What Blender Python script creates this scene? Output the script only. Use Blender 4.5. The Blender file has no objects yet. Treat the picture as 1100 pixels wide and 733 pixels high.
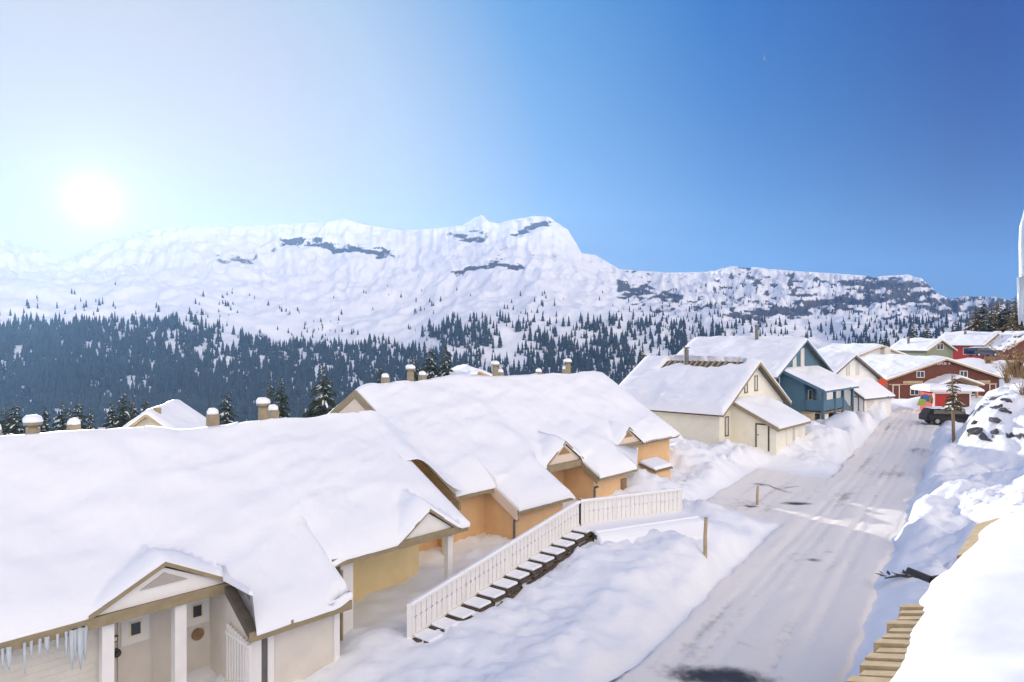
import bpy, bmesh, math, random
import numpy as np
from mathutils import Vector, Matrix
random.seed(7); rng = np.random.default_rng(11)
R = math.radians
scene = bpy.context.scene
EXPOSURE = 0.75
HAZE = .00014
SKYSTOPS = ((0, (.37, .34, .31)), (5, (.35, .325, .31)), (13, (.35, .335, .34)), (22, (.265, .325, .40)), (34, (.050, .185, .40)), (48, (.001, .075, .28)), (64, (.0, .020, .16)), (76, (.0, .05, .24)), (90, (.46, .45, .51)), (125, (1.38, 1.19, 1.05)), (180, (2.15, 1.74, 1.36)))  # stops opposite the sun raised and warmed: added fill from behind the camera
COL = scene.collection
F = 733.0; CX = 550.0; CY = 366.5

# ------------------------------------------------------------------ helpers
def P(px, py, d=None, z=None):
    if d is None: d = z * F / (CY - py)
    return np.array([(px - CX) / F * d, d, (CY - py) / F * d])

_tab = rng.random((256, 256))
def vnoise(x, y, seed=0):
    x = np.asarray(x, float) + seed * 17.31; y = np.asarray(y, float) + seed * 9.73
    xi = np.floor(x).astype(int); yi = np.floor(y).astype(int)
    fx = x - xi; fy = y - yi
    fx = fx * fx * fx * (fx * (fx * 6 - 15) + 10); fy = fy * fy * fy * (fy * (fy * 6 - 15) + 10)
    a = _tab[xi & 255, yi & 255]; b = _tab[(xi + 1) & 255, yi & 255]
    c = _tab[xi & 255, (yi + 1) & 255]; d = _tab[(xi + 1) & 255, (yi + 1) & 255]
    return (a * (1 - fx) + b * fx) * (1 - fy) + (c * (1 - fx) + d * fx) * fy - 0.5
def fbm(x, y, oct=4, seed=0):
    s = 0; a = 1.0
    for k in range(oct):
        s = s + a * vnoise(x * 2 ** k, y * 2 ** k, seed + k * 3); a *= 0.5
    return s
def sst(a, b, x):
    t = np.clip((x - a) / (b - a), 0, 1); return t * t * (3 - 2 * t)

class MB:
    """collects verts / faces in world space, links them as one mesh object"""
    def __init__(s): s.v = []; s.f = []
    def poly(s, pts):
        n = len(s.v); s.v += [tuple(map(float, p)) for p in pts]; s.f.append(tuple(range(n, n + len(pts))))
    def prism(s, bot, top):
        n = len(s.v); k = len(bot)
        s.v += [tuple(map(float, p)) for p in bot] + [tuple(map(float, p)) for p in top]
        s.f.append(tuple(range(n + k - 1, n - 1, -1))); s.f.append(tuple(range(n + k, n + 2 * k)))
        for i in range(k):
            j = (i + 1) % k; s.f.append((n + i, n + j, n + k + j, n + k + i))
    def box(s, fr, a0, a1, b0, b1, z0, z1):
        c = [(a0, b0), (a1, b0), (a1, b1), (a0, b1)]
        s.prism([fr(a, b, z0) for a, b in c], [fr(a, b, z1) for a, b in c])
    def prof(s, fr, a0, a1, bz):      # profile in (b, z) extruded along a
        s.prism([fr(a0, b, z) for b, z in bz], [fr(a1, b, z) for b, z in bz])
    def profb(s, fr, b0, b1, az):     # profile in (a, z) extruded along b
        s.prism([fr(a, b0, z) for a, z in az], [fr(a, b1, z) for a, z in az])
    def bar(s, p, q, w, h=None):
        h = h or w; p = Vector(p); q = Vector(q); d = (q - p).normalized()
        up = Vector((0, 0, 1)) if abs(d.z) < .9 else Vector((0, 1, 0))
        x = d.cross(up).normalized() * w / 2; y = x.normalized().cross(d) * h / 2
        o = [-x - y, x - y, x + y, -x + y]
        s.prism([p + k for k in o], [q + k for k in o])
    def tube(s, pts, rad, n=8):
        pts = [Vector(p) for p in pts]
        if not hasattr(rad, '__len__'): rad = [rad] * len(pts)
        base = len(s.v)
        for i, p in enumerate(pts):
            d = (pts[min(i + 1, len(pts) - 1)] - pts[max(i - 1, 0)]).normalized()
            up = Vector((0, 0, 1)) if abs(d.z) < .9 else Vector((0, 1, 0))
            x = d.cross(up).normalized(); y = x.cross(d)
            for k in range(n):
                t = 2 * math.pi * k / n
                s.v.append(tuple(p + (x * math.cos(t) + y * math.sin(t)) * rad[i]))
        for i in range(len(pts) - 1):
            for k in range(n):
                a = base + i * n + k; b = base + i * n + (k + 1) % n
                s.f.append((a, b, b + n, a + n))
        s.f.append(tuple(range(base + n - 1, base - 1, -1)))
        e = base + (len(pts) - 1) * n; s.f.append(tuple(range(e, e + n)))
    def build(s, name, m, parent=None, base=None, bevel=0, smooth=False):
        if base is None: base = parent['_o'] if parent is not None else (0, 0, 0)
        base = tuple(base)
        bm = bmesh.new()
        vs = [bm.verts.new((p[0] - base[0], p[1] - base[1], p[2] - base[2])) for p in s.v]
        for f in s.f:
            try: bm.faces.new([vs[i] for i in f])
            except ValueError: pass
        bmesh.ops.recalc_face_normals(bm, faces=bm.faces)
        if bevel: bmesh.ops.bevel(bm, geom=list(bm.edges), offset=bevel, segments=1, affect='EDGES', clamp_overlap=True)
        me = bpy.data.meshes.new(name); bm.to_mesh(me); bm.free()
        if smooth: me.shade_smooth()
        return link(name, me, m, parent, base)

def link(name, me, m, parent, base):
    o = bpy.data.objects.new(name, me); COL.objects.link(o)
    if m is not None: me.materials.append(m)
    if parent is not None: o.parent = parent
    else: o.location = base
    o['_o'] = tuple(map(float, base))
    return o
def raw(name, verts, faces, m, parent=None, base=(0, 0, 0), smooth=True, normals=None, attr=None):
    base = tuple(parent['_o']) if parent is not None else tuple(base)
    me = bpy.data.meshes.new(name)
    v = np.asarray(verts, np.float32) - np.array(base, np.float32)
    faces = np.asarray(faces, np.int32); k = faces.shape[1]
    me.vertices.add(len(v)); me.vertices.foreach_set('co', v.ravel())
    me.loops.add(faces.size); me.loops.foreach_set('vertex_index', faces.ravel())
    me.polygons.add(len(faces)); me.polygons.foreach_set('loop_start', np.arange(0, faces.size, k, dtype=np.int32))
    me.polygons.foreach_set('loop_total', np.full(len(faces), k, np.int32))
    me.update(calc_edges=True); me.validate()
    if attr:
        for an, av in attr.items():
            at = me.attributes.new(an, 'FLOAT', 'POINT'); at.data.foreach_set('value', np.asarray(av, np.float32))
    if smooth: me.shade_smooth()
    if normals is not None: me.normals_split_custom_set_from_vertices(np.asarray(normals, np.float32))
    return link(name, me, m, parent, base)
def gridf(nu, nv, off=0):
    i = np.arange(nu - 1)[:, None] * nv + np.arange(nv - 1)[None, :]
    i = i.ravel() + off
    return np.stack([i, i + nv, i + nv + 1, i + 1], 1)
def thing(name, label, cat, loc, group=None):
    o = bpy.data.objects.new(name, None); COL.objects.link(o); o.location = tuple(map(float, loc)); o.empty_display_size = .3
    o['_o'] = tuple(map(float, loc)); return tag(o, label, cat, group)
def tag(o, label=None, cat=None, group=None, kind=None):
    if label: o['label'] = label
    if cat: o['category'] = cat
    if group: o['group'] = group
    if kind: o['kind'] = kind
    return o
def copy_tree(o, parent=None):
    c = o.copy(); COL.objects.link(c)
    if parent is not None: c.parent = parent
    for ch in list(o.children): copy_tree(ch, c)
    return c
def frame(ox, oy, ang):
    """local a runs along (sin ang, cos ang); b runs out of the facade to the right of a"""
    s, c = math.sin(R(ang)), math.cos(R(ang))
    return lambda a, b, z: (ox + a * s + b * c, oy + a * c - b * s, z)

# ------------------------------------------------------------------ materials
def mat(name, col, rough=.7, bump=0, bscale=8, var=0, vscale=2, stripes=None, metal=0, spec=.3, detail=6):
    m = bpy.data.materials.new(name); m.use_nodes = True
    nt = m.node_tree; b = nt.nodes['Principled BSDF']; N = nt.nodes.new; L = nt.links.new
    b.inputs['Roughness'].default_value = rough; b.inputs['Metallic'].default_value = metal
    b.inputs['Specular IOR Level'].default_value = spec
    tc = N('ShaderNodeTexCoord')
    if var:
        n = N('ShaderNodeTexNoise'); n.inputs['Scale'].default_value = vscale; n.inputs['Detail'].default_value = detail
        L(tc.outputs['Object'], n.inputs['Vector'])
        mr = N('ShaderNodeMapRange'); mr.inputs[1].default_value = .3; mr.inputs[2].default_value = .7
        mr.inputs[3].default_value = 1 - var; mr.inputs[4].default_value = 1 + var
        L(n.outputs['Fac'], mr.inputs['Value'])
        vm = N('ShaderNodeVectorMath'); vm.operation = 'SCALE'; vm.inputs[0].default_value = col
        L(mr.outputs[0], vm.inputs['Scale']); L(vm.outputs[0], b.inputs['Base Color'])
    else: b.inputs['Base Color'].default_value = (*col, 1)
    prev = None
    if stripes:      # boards: stripes = (scale, strength, axis)
        w = N('ShaderNodeTexWave'); w.wave_type = 'BANDS'; w.bands_direction = stripes[2]; w.wave_profile = 'SAW'
        w.inputs['Scale'].default_value = stripes[0]; w.inputs['Distortion'].default_value = .15; w.inputs['Detail Scale'].default_value = .4
        L(tc.outputs['Object'], w.inputs['Vector'])
        bp = N('ShaderNodeBump'); bp.inputs['Strength'].default_value = stripes[1]; bp.inputs['Distance'].default_value = .03
        L(w.outputs['Fac'], bp.inputs['Height']); prev = bp
    if bump:
        n = N('ShaderNodeTexNoise'); n.inputs['Scale'].default_value = bscale; n.inputs['Detail'].default_value = 6
        L(tc.outputs['Object'], n.inputs['Vector'])
        bp = N('ShaderNodeBump'); bp.inputs['Strength'].default_value = bump; bp.inputs['Distance'].default_value = .05
        L(n.outputs['Fac'], bp.inputs['Height'])
        if prev: L(prev.outputs[0], bp.inputs['Normal'])
        prev = bp
    if prev: L(prev.outputs[0], b.inputs['Normal'])
    return m
def attr_mix(name, c0, c1, attr, rough=.7, bump=.4, bscale=6, var=0, vscale=.05, lo=.45, hi=.55, nscale=.1, namp=.5):
    """c0 where the attribute is 0, c1 where it is 1, the border broken by noise"""
    m = mat(name, c0, rough, bump, bscale)
    nt = m.node_tree; b = nt.nodes['Principled BSDF']; N = nt.nodes.new; L = nt.links.new
    a = N('ShaderNodeAttribute'); a.attribute_name = attr
    tc = N('ShaderNodeTexCoord'); n = N('ShaderNodeTexNoise'); n.inputs['Scale'].default_value = nscale; n.inputs['Detail'].default_value = 8; n.inputs['Roughness'].default_value = .66
    L(tc.outputs['Object'], n.inputs['Vector'])
    ma = N('ShaderNodeMath'); ma.operation = 'MULTIPLY_ADD'; ma.inputs[1].default_value = namp
    L(n.outputs['Fac'], ma.inputs[0])
    sub = N('ShaderNodeMath'); sub.operation = 'SUBTRACT'; L(a.outputs['Fac'], sub.inputs[0]); sub.inputs[1].default_value = namp * .5
    L(sub.outputs[0], ma.inputs[2])
    mr = N('ShaderNodeMapRange'); mr.interpolation_type = 'SMOOTHSTEP'; mr.inputs[1].default_value = lo; mr.inputs[2].default_value = hi
    L(ma.outputs[0], mr.inputs['Value'])
    mx = N('ShaderNodeMix'); mx.data_type = 'RGBA'
    mx.inputs[6].default_value = (*c0, 1); mx.inputs[7].default_value = (*c1, 1)
    L(mr.outputs[0], mx.inputs['Factor']); L(mx.outputs[2], b.inputs['Base Color'])
    return m
SNOW = (.86, .88, .91)
M = dict(
 snow=mat('snow', SNOW, .55, .35, 5, spec=.25),
 roofsnow=mat('roof_snow', SNOW, .55, .30, 3.2, spec=.25),
 ground=mat('ground_snow', SNOW, .6, .75, 2.6, spec=.2),
 ice=mat('ice', (.75, .82, .88), .15, .2, 20, spec=.6),
 greywall=mat('grey_siding', (.66, .62, .54), .7, .1, 30, .06, 3, stripes=(2.1, 1.0, 'Z')),
 greyplain=mat('grey_plain', (.67, .62, .55), .75, .08, 20, .06, 2),
 cream=mat('cream_wall', (.80, .72, .52), .75, .08, 20, .04, 2),
 creamhouse=mat('cream_boards', (.84, .80, .66), .7, .08, 20, .04, 2, stripes=(1.6, .25, 'Z')),
 orange=mat('orange_wall', (.74, .48, .25), .75, .08, 20, .06, 2),
 white=mat('white_paint', (.80, .78, .75), .5, .05, 20, .03, 3),
 whitewall=mat('white_boards', (.80, .80, .78), .6, .08, 20, .03, 2, stripes=(1.6, .25, 'Z')),
 pink=mat('pale_pediment', (.74, .62, .50), .7, .05, 20, .04, 3),
 trim=mat('olive_trim', (.30, .24, .145), .65, .15, 20, .12, 5),
 darkwood=mat('dark_wood', (.09, .065, .045), .75, .3, 15, .25, 6),
 wood=mat('brown_wood', (.26, .17, .09), .75, .3, 20, .2, 6),
 palewood=mat('pale_wood', (.46, .36, .22), .7, .25, 20, .15, 5),
 deck=mat('roof_sheet', (.13, .115, .09), .6, .2, 10, .15, 4, stripes=(3.0, .8, 'X')),
 blue=mat('blue_boards', (.078, .158, .215), .65, .08, 20, .06, 2, stripes=(1.6, .3, 'Z')),
 bluetrim=mat('blue_trim', (.088, .175, .25), .6, .08, 20, .06, 3),
 red=mat('dark_red_boards', (.145, .046, .026), .7, .1, 20, .1, 2, stripes=(1.6, .4, 'Z')),
 brightred=mat('bright_red_boards', (.44, .04, .027), .6, .08, 20, .06, 3, stripes=(1.8, .3, 'Z')),
 green=mat('sage_boards', (.24, .26, .18), .7, .08, 20, .06, 3, stripes=(1.8, .3, 'Z')),
 glass=mat('window_glass', (.03, .035, .045), .08, 0, spec=.6),
 metal=mat('grey_metal', (.17, .16, .15), .4, .1, 20, .1, 4, metal=.5),
 block=mat('chimney_block', (.30, .245, .16), .85, .3, 15, .15, 5),
 cap=mat('dark_cap', (.06, .055, .05), .5),
 needles=mat('needles', (.028, .042, .024), .8, 0, var=.35, vscale=1.5),
 goldneedles=mat('dry_needles', (.13, .095, .035), .8, 0, var=.35, vscale=1.5),
 bark=mat('bark', (.09, .06, .04), .9, .5, 15, .2, 5),
 farneedles=mat('far_needles', (.030, .042, .036), .9, 0, var=.4, vscale=.06),
 rock=mat('rock', (.085, .085, .095), .85, .8, 5, .4, 2), blind=mat('pale_blind', (.66, .63, .55), .5),
 carpaint=mat('black_car_paint', (.014, .014, .015), .4, 0, spec=.25),
 navy=mat('navy_car_paint', (.02, .03, .07), .25, 0, spec=.5),
 rubber=mat('rubber', (.02, .02, .02), .8),
 chrome=mat('lamp_glass', (.5, .5, .5), .15, 0, metal=.6),
 orangered=mat('orange_red_paint', (.65, .08, .02), .4),
 lime=mat('lime_plastic', (.26, .38, .07), .4), yellow=mat('yellow_plastic', (.42, .33, .06), .4), skyblue=mat('blue_plastic', (.05, .13, .35), .4),
 grassgold=mat('dry_grass', (.46, .33, .15), .9, 0, var=.3, vscale=3),
)
M['ice'].node_tree.nodes['Principled BSDF'].inputs['Transmission Weight'].default_value = .45
M['mountain'] = attr_mix('mountain_snow', (.84, .87, .91), (.085, .09, .10), 'rock', .8, .6, .06, nscale=.05, namp=.7, lo=.40, hi=.68)
M['ground'] = attr_mix('ground_snow', SNOW, (.075, .075, .085), 'rock', .6, .75, 2.6, nscale=1.6, namp=.5, lo=.32, hi=.5)
M['road'] = attr_mix('packed_snow_road', (.88, .835, .77), (.055, .055, .06), 'dirt', .6, .5, 4, nscale=3.2, namp=.75, lo=.30, hi=.95)

# ------------------------------------------------------------------ frames
RS, RC = math.sin(R(34)), math.cos(R(34))
def to_sn(x, y): return x * RS + y * RC, x * RC - y * RS
def from_sn(s, n): return s * RS + n * RC, s * RC - n * RS
UV = frame(0, 0, 43)               # (u, v, z) -> world
def uv_xy(u, v):
    p = UV(u, v, 0); return p[0], p[1]
def road_z(s): return -8.2 + .55 * sst(50, 78, s) + .35 * sst(78, 105, s)

# ------------------------------------------------------------------ near ground
ctrl = []
def cp(x, y, z): ctrl.append((x, y, z))
for s in range(-20, 100, 5):
    for n in (-6.6, -5, -3.2): cp(*from_sn(s, n), float(road_z(s)))
for u, z in ((-8, -8.6), (0, -8.5), (4, -8.45), (8, -8.35), (11, -8.15), (14, -8.0), (17, -7.9), (20, -7.85), (24, -7.7), (28, -7.6), (32, -7.5), (36, -7.3)):
    for v, dz in ((-17, 0), (-14, 0), (-20, 0.1), (-24, 0)): cp(*uv_xy(u, v), z + dz)
    cp(*uv_xy(u, v - 6), z - 1.5)
    cp(*uv_xy(u, -36), -14); cp(*uv_xy(u, -44), -19); cp(*uv_xy(u, -58), -27); cp(*uv_xy(u, -75), -36)
for px, py, z in ((440, 690, -8.05), (400, 700, -8.15), (520, 640, -7.75), (622, 565, -7.1), (680, 575, -7.0), (660, 585, -7.05), (730, 560, -7.0), (640, 590, -7.1), (780, 540, -7.7)): cp(*P(px, py, z=z))
for s, n, z in ((5, -14, -8.4), (10, -12, -8.3), (16, -12, -8.1), (20, -11.5, -7.92), (25, -11, -7.62), (29, -10, -7.85), (13, -8.6, -8.2), (17, -8.4, -8.16), (21, -8.3, -8.12), (25, -8.3, -8.1), (29, -8.3, -8.12), (23, -9.7, -7.95), (27, -9.4, -7.95), (33, -10, -7.95), (38, -10, -8.0), (43, -10, -7.9), (33, -14, -7.3), (38, -14, -7.5),
                (44, -14, -7.3), (48, -10, -7.6), (55, -10, -7.4), (62, -9, -7.3), (70, -9, -7.2), (80, -10, -7.1),
                (10, -1, -8.1), (18, -1, -8.1), (26, -1, -8.0), (34, -1, -7.8), (10, 4, -7.8), (18, 5, -7.5), (26, 4, -7.2), (34, 3, -6.2), (31, 1.8, -6.6), (40, 0.5, -7.0), (40, 4, -5.2), (50, -1.2, -7.2),
                (60, 0, -7.3), (66, 4, -6.8), (72, 8, -7.2), (80, 5, -7.3), (90, 5, -7.2), (90, -10, -7.2), (100, 8, -7.0), (100, 0, -7.2), (62, 14, -4), (50, 14, -2), (40, 14, -3), (30, 14, -5)): cp(*from_sn(s, n), z)
for x, y, z in ((46, 85, -7.3), (55, 86, -7.3), (62, 87, -7.2), (54, 100, -7.0), (70, 112, -5.2), (72, 118, -4.9), (86, 124, -3.4), (95, 128, -2.5), (103, 140, -2), (120, 140, 5), (140, 130, 10), (110, 100, 5), (90, 70, 4), (80, 95, -3), (74, 90, -6),
                (60, 130, -8), (45, 125, -12), (30, 115, -16), (15, 105, -22), (-10, 110, -32), (20, 140, -32), (60, 165, -20), (90, 165, -16), (112, 178, -10), (150, 150, 14), (150, 60, 16), (75, 150, -14), (95, 150, -8), (120, 20, 12), (60, 20, 0), (40, 0, -2), (80, -30, 8),
                (0, -3, -8.2), (-20, -3, -8.4), (20, -4, -5), (0, -12, -1), (-20, -12, -2), (20, -12, 2), (0, -22, 8), (-25, -22, 7), (25, -22, 10), (0, -36, 20), (-30, -36, 18), (30, -36, 22), (0, -60, 36), (-60, -50, 24), (60, -50, 36), (-45, -14, -4), (-60, 0, -16), (-80, 40, -32), (-60, 90, -45), (-100, 80, -50), (-30, 50, -22), (-15, 58, -22), (-22, 70, -28), (-40, 70, -34), (-5, 70, -24), (-20, 45, -17), (-32, 38, -16), (5, 62, -17), (-10, 45, -15), (0, 85, -26), (-25, 90, -36), (18, 62, -8.5), (10, 66, -11), (24, 75, -8.5), (34, 85, -8.5), (20, 84, -14), (38, 100, -11)): cp(x, y, z)  # steep rise behind the camera is unseen, shaped to bounce warm sunlight forward
for x in range(-110, 61, 17): cp(x, 190, -75)
for x in range(-110, 41, 15): cp(x, 150, -52)
for y in range(0, 191, 15): cp(-110, y, -60); cp(-85, y, -42 if y > 20 else -20)
for x in range(70, 191, 20): cp(x, 190, -30)
for i in range(9):
    f_ = i / 8; a_ = np.array([-2.72, 18.1, -7.95]) * (1 - f_) + np.array([2.47, 25.1, -6.84]) * f_
    cp(a_[0] + .80 * 1.1, a_[1] - .60 * 1.1, a_[2] - .03 - .12 * f_ + .16 * max(0, 1 - 2 * f_)); cp(a_[0] + .80 * 2.2, a_[1] - .60 * 2.2, a_[2] - .25 - .3 * f_)
for x, y, z in ((3.4, 24.0, -7.05), (5.2, 25.0, -7.0), (7.2, 26.0, -7.0)): cp(x, y, z)
ctrl = np.array(ctrl)
def ground(x, y, detail=True):
    x = np.asarray(x, float); y = np.asarray(y, float); shp = x.shape
    xf = x.ravel(); yf = y.ravel(); out = np.empty(xf.size)
    for i in range(0, xf.size, 20000):
        dx = xf[i:i + 20000, None] - ctrl[None, :, 0]; dy = yf[i:i + 20000, None] - ctrl[None, :, 1]
        w = 1 / (dx * dx + dy * dy + 1.2) ** 2.2
        out[i:i + 20000] = (w * ctrl[None, :, 2]).sum(1) / w.sum(1)
    z = out.reshape(shp)
    s, n = to_sn(x, y)
    # rocky knoll to the right of the road
    kx, ky = 34.5, 43.0
    d = np.hypot((x - kx) / 6.2, (y - ky) / 7.5)
    if detail: d = d + .22 * fbm(x * .35, y * .35, 3, 5)
    z = z + 4.6 * np.exp(-(d * 1.15) ** 4) * sst(-2.4, .6, n)
    # ploughed berms
    crest = .30 * np.exp(-((n + 8.5) / .85) ** 2) * sst(6, 12, s) * (1 - sst(28, 32, s))
    crest = crest + .55 * np.exp(-((n + 7.9) / .7) ** 2) * sst(50, 54, s) * (1 - sst(62, 74, s))
    crest = crest + .5 * np.exp(-((n + 1.6) / .8) ** 2) * sst(26, 32, s) * (1 - sst(80, 90, s))
    if detail:
        crest = crest * (1 + 1.1 * fbm(x * .8, y * .8, 3, 9))
        rg = np.where((n < -7) & (s < 30), .45, 1.0)
        lump = (fbm(x * .55, y * .55, 4, 2) * .42 + np.abs(fbm(x * 1.5, y * 1.5, 3, 4)) * .36) * rg + np.abs(fbm(x * 2.6, y * 2.6, 3, 14)) * .24 * sst(-.2, .2, fbm(x * .3, y * .3, 2, 16)) + np.abs(fbm(x * 3.1, y * 3.1, 2, 17)) * .12
        wob = .35 * fbm(s * .5, n * .3, 3, 12)
        offroad = np.maximum(sst(.1, 1.6, -(n + 7.1 + wob)), sst(.1, 1.6, n + 2.6 + wob))
        lot = sst(30, 33, s) * (1 - sst(45, 48, s)) * sst(-12.4, -10.9, n + .8 * wob) * (n < -4)
        offroad = offroad * (1 - lot)
        z = z + lump * offroad + crest
        # heaps shovelled against the houses
        for hx, hy, hr, hh in HEAPS:
            dd = np.hypot(x - hx, y - hy) / hr
            z = z + hh * np.exp(-(dd * (1 + .5 * fbm(x * .6, y * .6, 3, 7))) ** 2 * 1.6)
    else: z = z + crest
    if detail:
        inr = np.maximum(sst(-7.7, -7.2, n + wob) * (1 - sst(-2.6, -2.2, n + wob)), lot) * sst(2, 5, s) * (1 - sst(88, 92, s))
        z = z * (1 - inr) + (road_z(s) + .25 * sst(-8, -12, n) - .10) * inr
    return z
HEAPS = []
for px, py, zz, r, h in ((715, 485, -7.2, 2.6, 1.0), (735, 502, -7.6, 2.4, .8), (690, 520, -7.4, 1.5, .5), (870, 474, -7.4, 3.4, 1.2), (905, 462, -7.3, 2.6, 1.2), (835, 484, -7.5, 2.4, .5), (935, 455, -7.4, 3.0, .9), (955, 442, -7.4, 3.4, .9),
                      (985, 447, -7.5, 3.4, 1.5), (1000, 436, -7.4, 4.0, 1.2), (1045, 445, -7.4, 3, .8), (800, 492, -7.7, 2.5, .5), (760, 545, -7.6, 2.0, .25), (700, 600, -8, 1.6, .2), (640, 640, -8.1, 1.6, .2), (410, 690, -8.1, 1.1, .35), (450, 625, -8, 1.0, .4)):
    q = P(px, py, z=zz); HEAPS.append((q[0], q[1], r, h))

def axis(segs):
    out = []
    for a, b, st in segs: out.append(np.arange(a, b, st))
    out.append([segs[-1][1]]); return np.concatenate(out)
xs = axis([(-110, -30, 4), (-30, -10, 1.2), (-10, 40, .17), (40, 66, .5), (66, 110, 1.5), (110, 190, 5)])
ys = axis([(-70, 5, 5), (5, 14, 1), (14, 52, .17), (52, 92, .5), (92, 140, 1.5), (140, 190, 5)])
GX, GY = np.meshgrid(xs, ys, indexing='ij')
GZ = ground(GX, GY)
_s, _n = to_sn(GX, GY)
KROCK = sst(1.25, .7, np.hypot((GX - 34.5) / 6.2, (GY - 43.0) / 7.5)) if False else (1 - sst(.75, 1.2, np.hypot((GX - 34.5) / 6.2, (GY - 43.0) / 7.5)))
KROCK = KROCK * np.clip(.9 * fbm((GX * .8 + GY * .25), GZ * 1.5 + GY * .2, 4, 91) * 2.2 - .28, 0, 1) * sst(-7.6, -6.9, GZ) * (1 - sst(-4.2, -2.6, GZ))
GZ = GZ + .25 * KROCK * fbm(GX * 2, GY * 2, 3, 92)
raw('snow_ground', np.stack([GX, GY, GZ], -1).reshape(-1, 3), gridf(len(xs), len(ys)), M['ground'], attr={'rock': KROCK.ravel()})
tag(bpy.data.objects['snow_ground'], kind='structure')

# packed road
ss = np.arange(4, 92, .13); nn = np.linspace(-12.2, -2.2, 84)
S_, N_ = np.meshgrid(ss, nn, indexing='ij')
X_ = S_ * RS + N_ * RC; Y_ = S_ * RC - N_ * RS
wob = .35 * fbm(S_ * .5, N_ * .3, 3, 12)
inr = sst(-7.5, -7.05, N_ + wob) * (1 - sst(-2.75, -2.35, N_ + wob))
lot = sst(30.5, 32.5, S_) * (1 - sst(44, 47, S_)) * sst(-12.0, -11.0, N_ + .8 * wob) * (N_ < -5)
inr = np.maximum(inr, lot)
rz = road_z(S_) + .25 * sst(-8, -12, N_)
tracks = sum(np.exp(-((N_ + c + .12 * np.sin(S_ * .11 + c)) / .16) ** 2) for c in (3.7, 4.2, 5.3, 5.7, 6.2))
Z_ = rz + .02 * fbm(X_ * 1.3, Y_ * 1.3, 3, 3) - .045 * tracks + .05 * np.clip(fbm(S_ * .3, N_ * 3, 3, 24), -.2, .3) - (1 - inr) * .6
dirt = .085 + .34 * np.clip(fbm(X_ * .25, Y_ * .25, 4, 20) + .25, 0, 1) + .45 * np.clip(fbm(S_ * .16, N_ * 2.4, 4, 22), 0, 1) + .13 * tracks * inr
for px, py, rx, ry, a, ang in ((772, 724, 1.15, .5, 1.05, 10), (745, 700, .5, .25, .45, 20), (800, 690, .7, .12, .5, 60), (825, 670, .6, .1, .4, 60), (684, 706, .16, 1.1, .95, 34), (660, 728, .12, .6, .8, 34), (874, 600, .3, .22, .75, 0), (890, 592, .25, .2, .55, 0), (878, 613, .22, .15, .5, 0),
                              (856, 540, .7, .3, 1, 0), (893, 491, 1.1, .55, 1, 0), (835, 525, 1.1, .14, .8, 70), (806, 544, .35, .22, .9, 0), (818, 522, .5, .25, .8, 0), (848, 523, .12, 1.1, .7, 60), (880, 494, .9, .4, .7, 0), (760, 650, .4, .15, .4, 30), (905, 560, .3, .2, .35, 30)):
    q = P(px, py, z=-8.15); c, s_ = math.cos(R(ang)), math.sin(R(ang))
    dx = X_ - q[0]; dy = Y_ - q[1]
    a_ = (dx * c - dy * s_) / (rx * 1.35); b_ = (dx * s_ + dy * c) / (ry * 1.35)
    dirt = np.maximum(dirt, a * np.exp(-(a_ ** 2 + b_ ** 2) ** 1.1))
raw('road', np.stack([X_, Y_, Z_], -1).reshape(-1, 3), gridf(len(ss), len(nn)), M['road'], attr={'dirt': dirt.ravel()})
tag(bpy.data.objects['road'], kind='structure')

# ------------------------------------------------------------------ mountains
rx_ = [-900, -500, -250, -100, 0, 30, 60, 75, 100, 140, 185, 250, 320, 355, 370, 390, 430, 460, 480, 497, 510, 518, 525, 535, 550, 575, 590, 597, 610, 620, 625, 640, 650, 665, 690, 720, 760, 785, 810, 850, 900, 940, 975, 990, 1000, 1010, 1020, 1040, 1070, 1100, 1300, 1700, 2200]
ry_ = [240, 225, 240, 258, 254, 263, 272, 274, 262, 251, 242, 243, 240, 238, 235, 241, 247, 246, 244, 242, 234, 231, 238, 240, 236, 232, 233, 238, 247, 263, 272, 274, 280, 289, 291, 293, 292, 286, 287, 291, 294, 297, 295, 299, 307, 317, 320, 317, 318, 325, 300, 280, 300]
fx_ = [-900, 0, 120, 200, 260, 330, 440, 480, 520, 620, 740, 800, 900, 1000, 1100, 2200]
fy_ = [350, 352, 350, 346, 362, 374, 368, 352, 345, 345, 350, 348, 356, 350, 350, 350]
pxs = np.concatenate([np.arange(-900, -30, 12), np.arange(-30, 1130, 1.25), np.arange(1130, 2200, 15)])
rho = np.concatenate([np.array([45, 70, 120, 200, 300, 400, 520]), np.arange(640, 880, 30), np.arange(880, 2480, 7.5), np.arange(2500, 3500, 60)])
yr = np.interp(pxs, rx_, ry_); yf = np.interp(pxs, fx_, fy_)
cosaz = F / np.hypot(F, pxs - CX)
PXg, RHg = np.meshgrid(pxs, rho, indexing='ij')
Yg = RHg * cosaz[:, None]; Xg = Yg * (PXg - CX) / F
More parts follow.
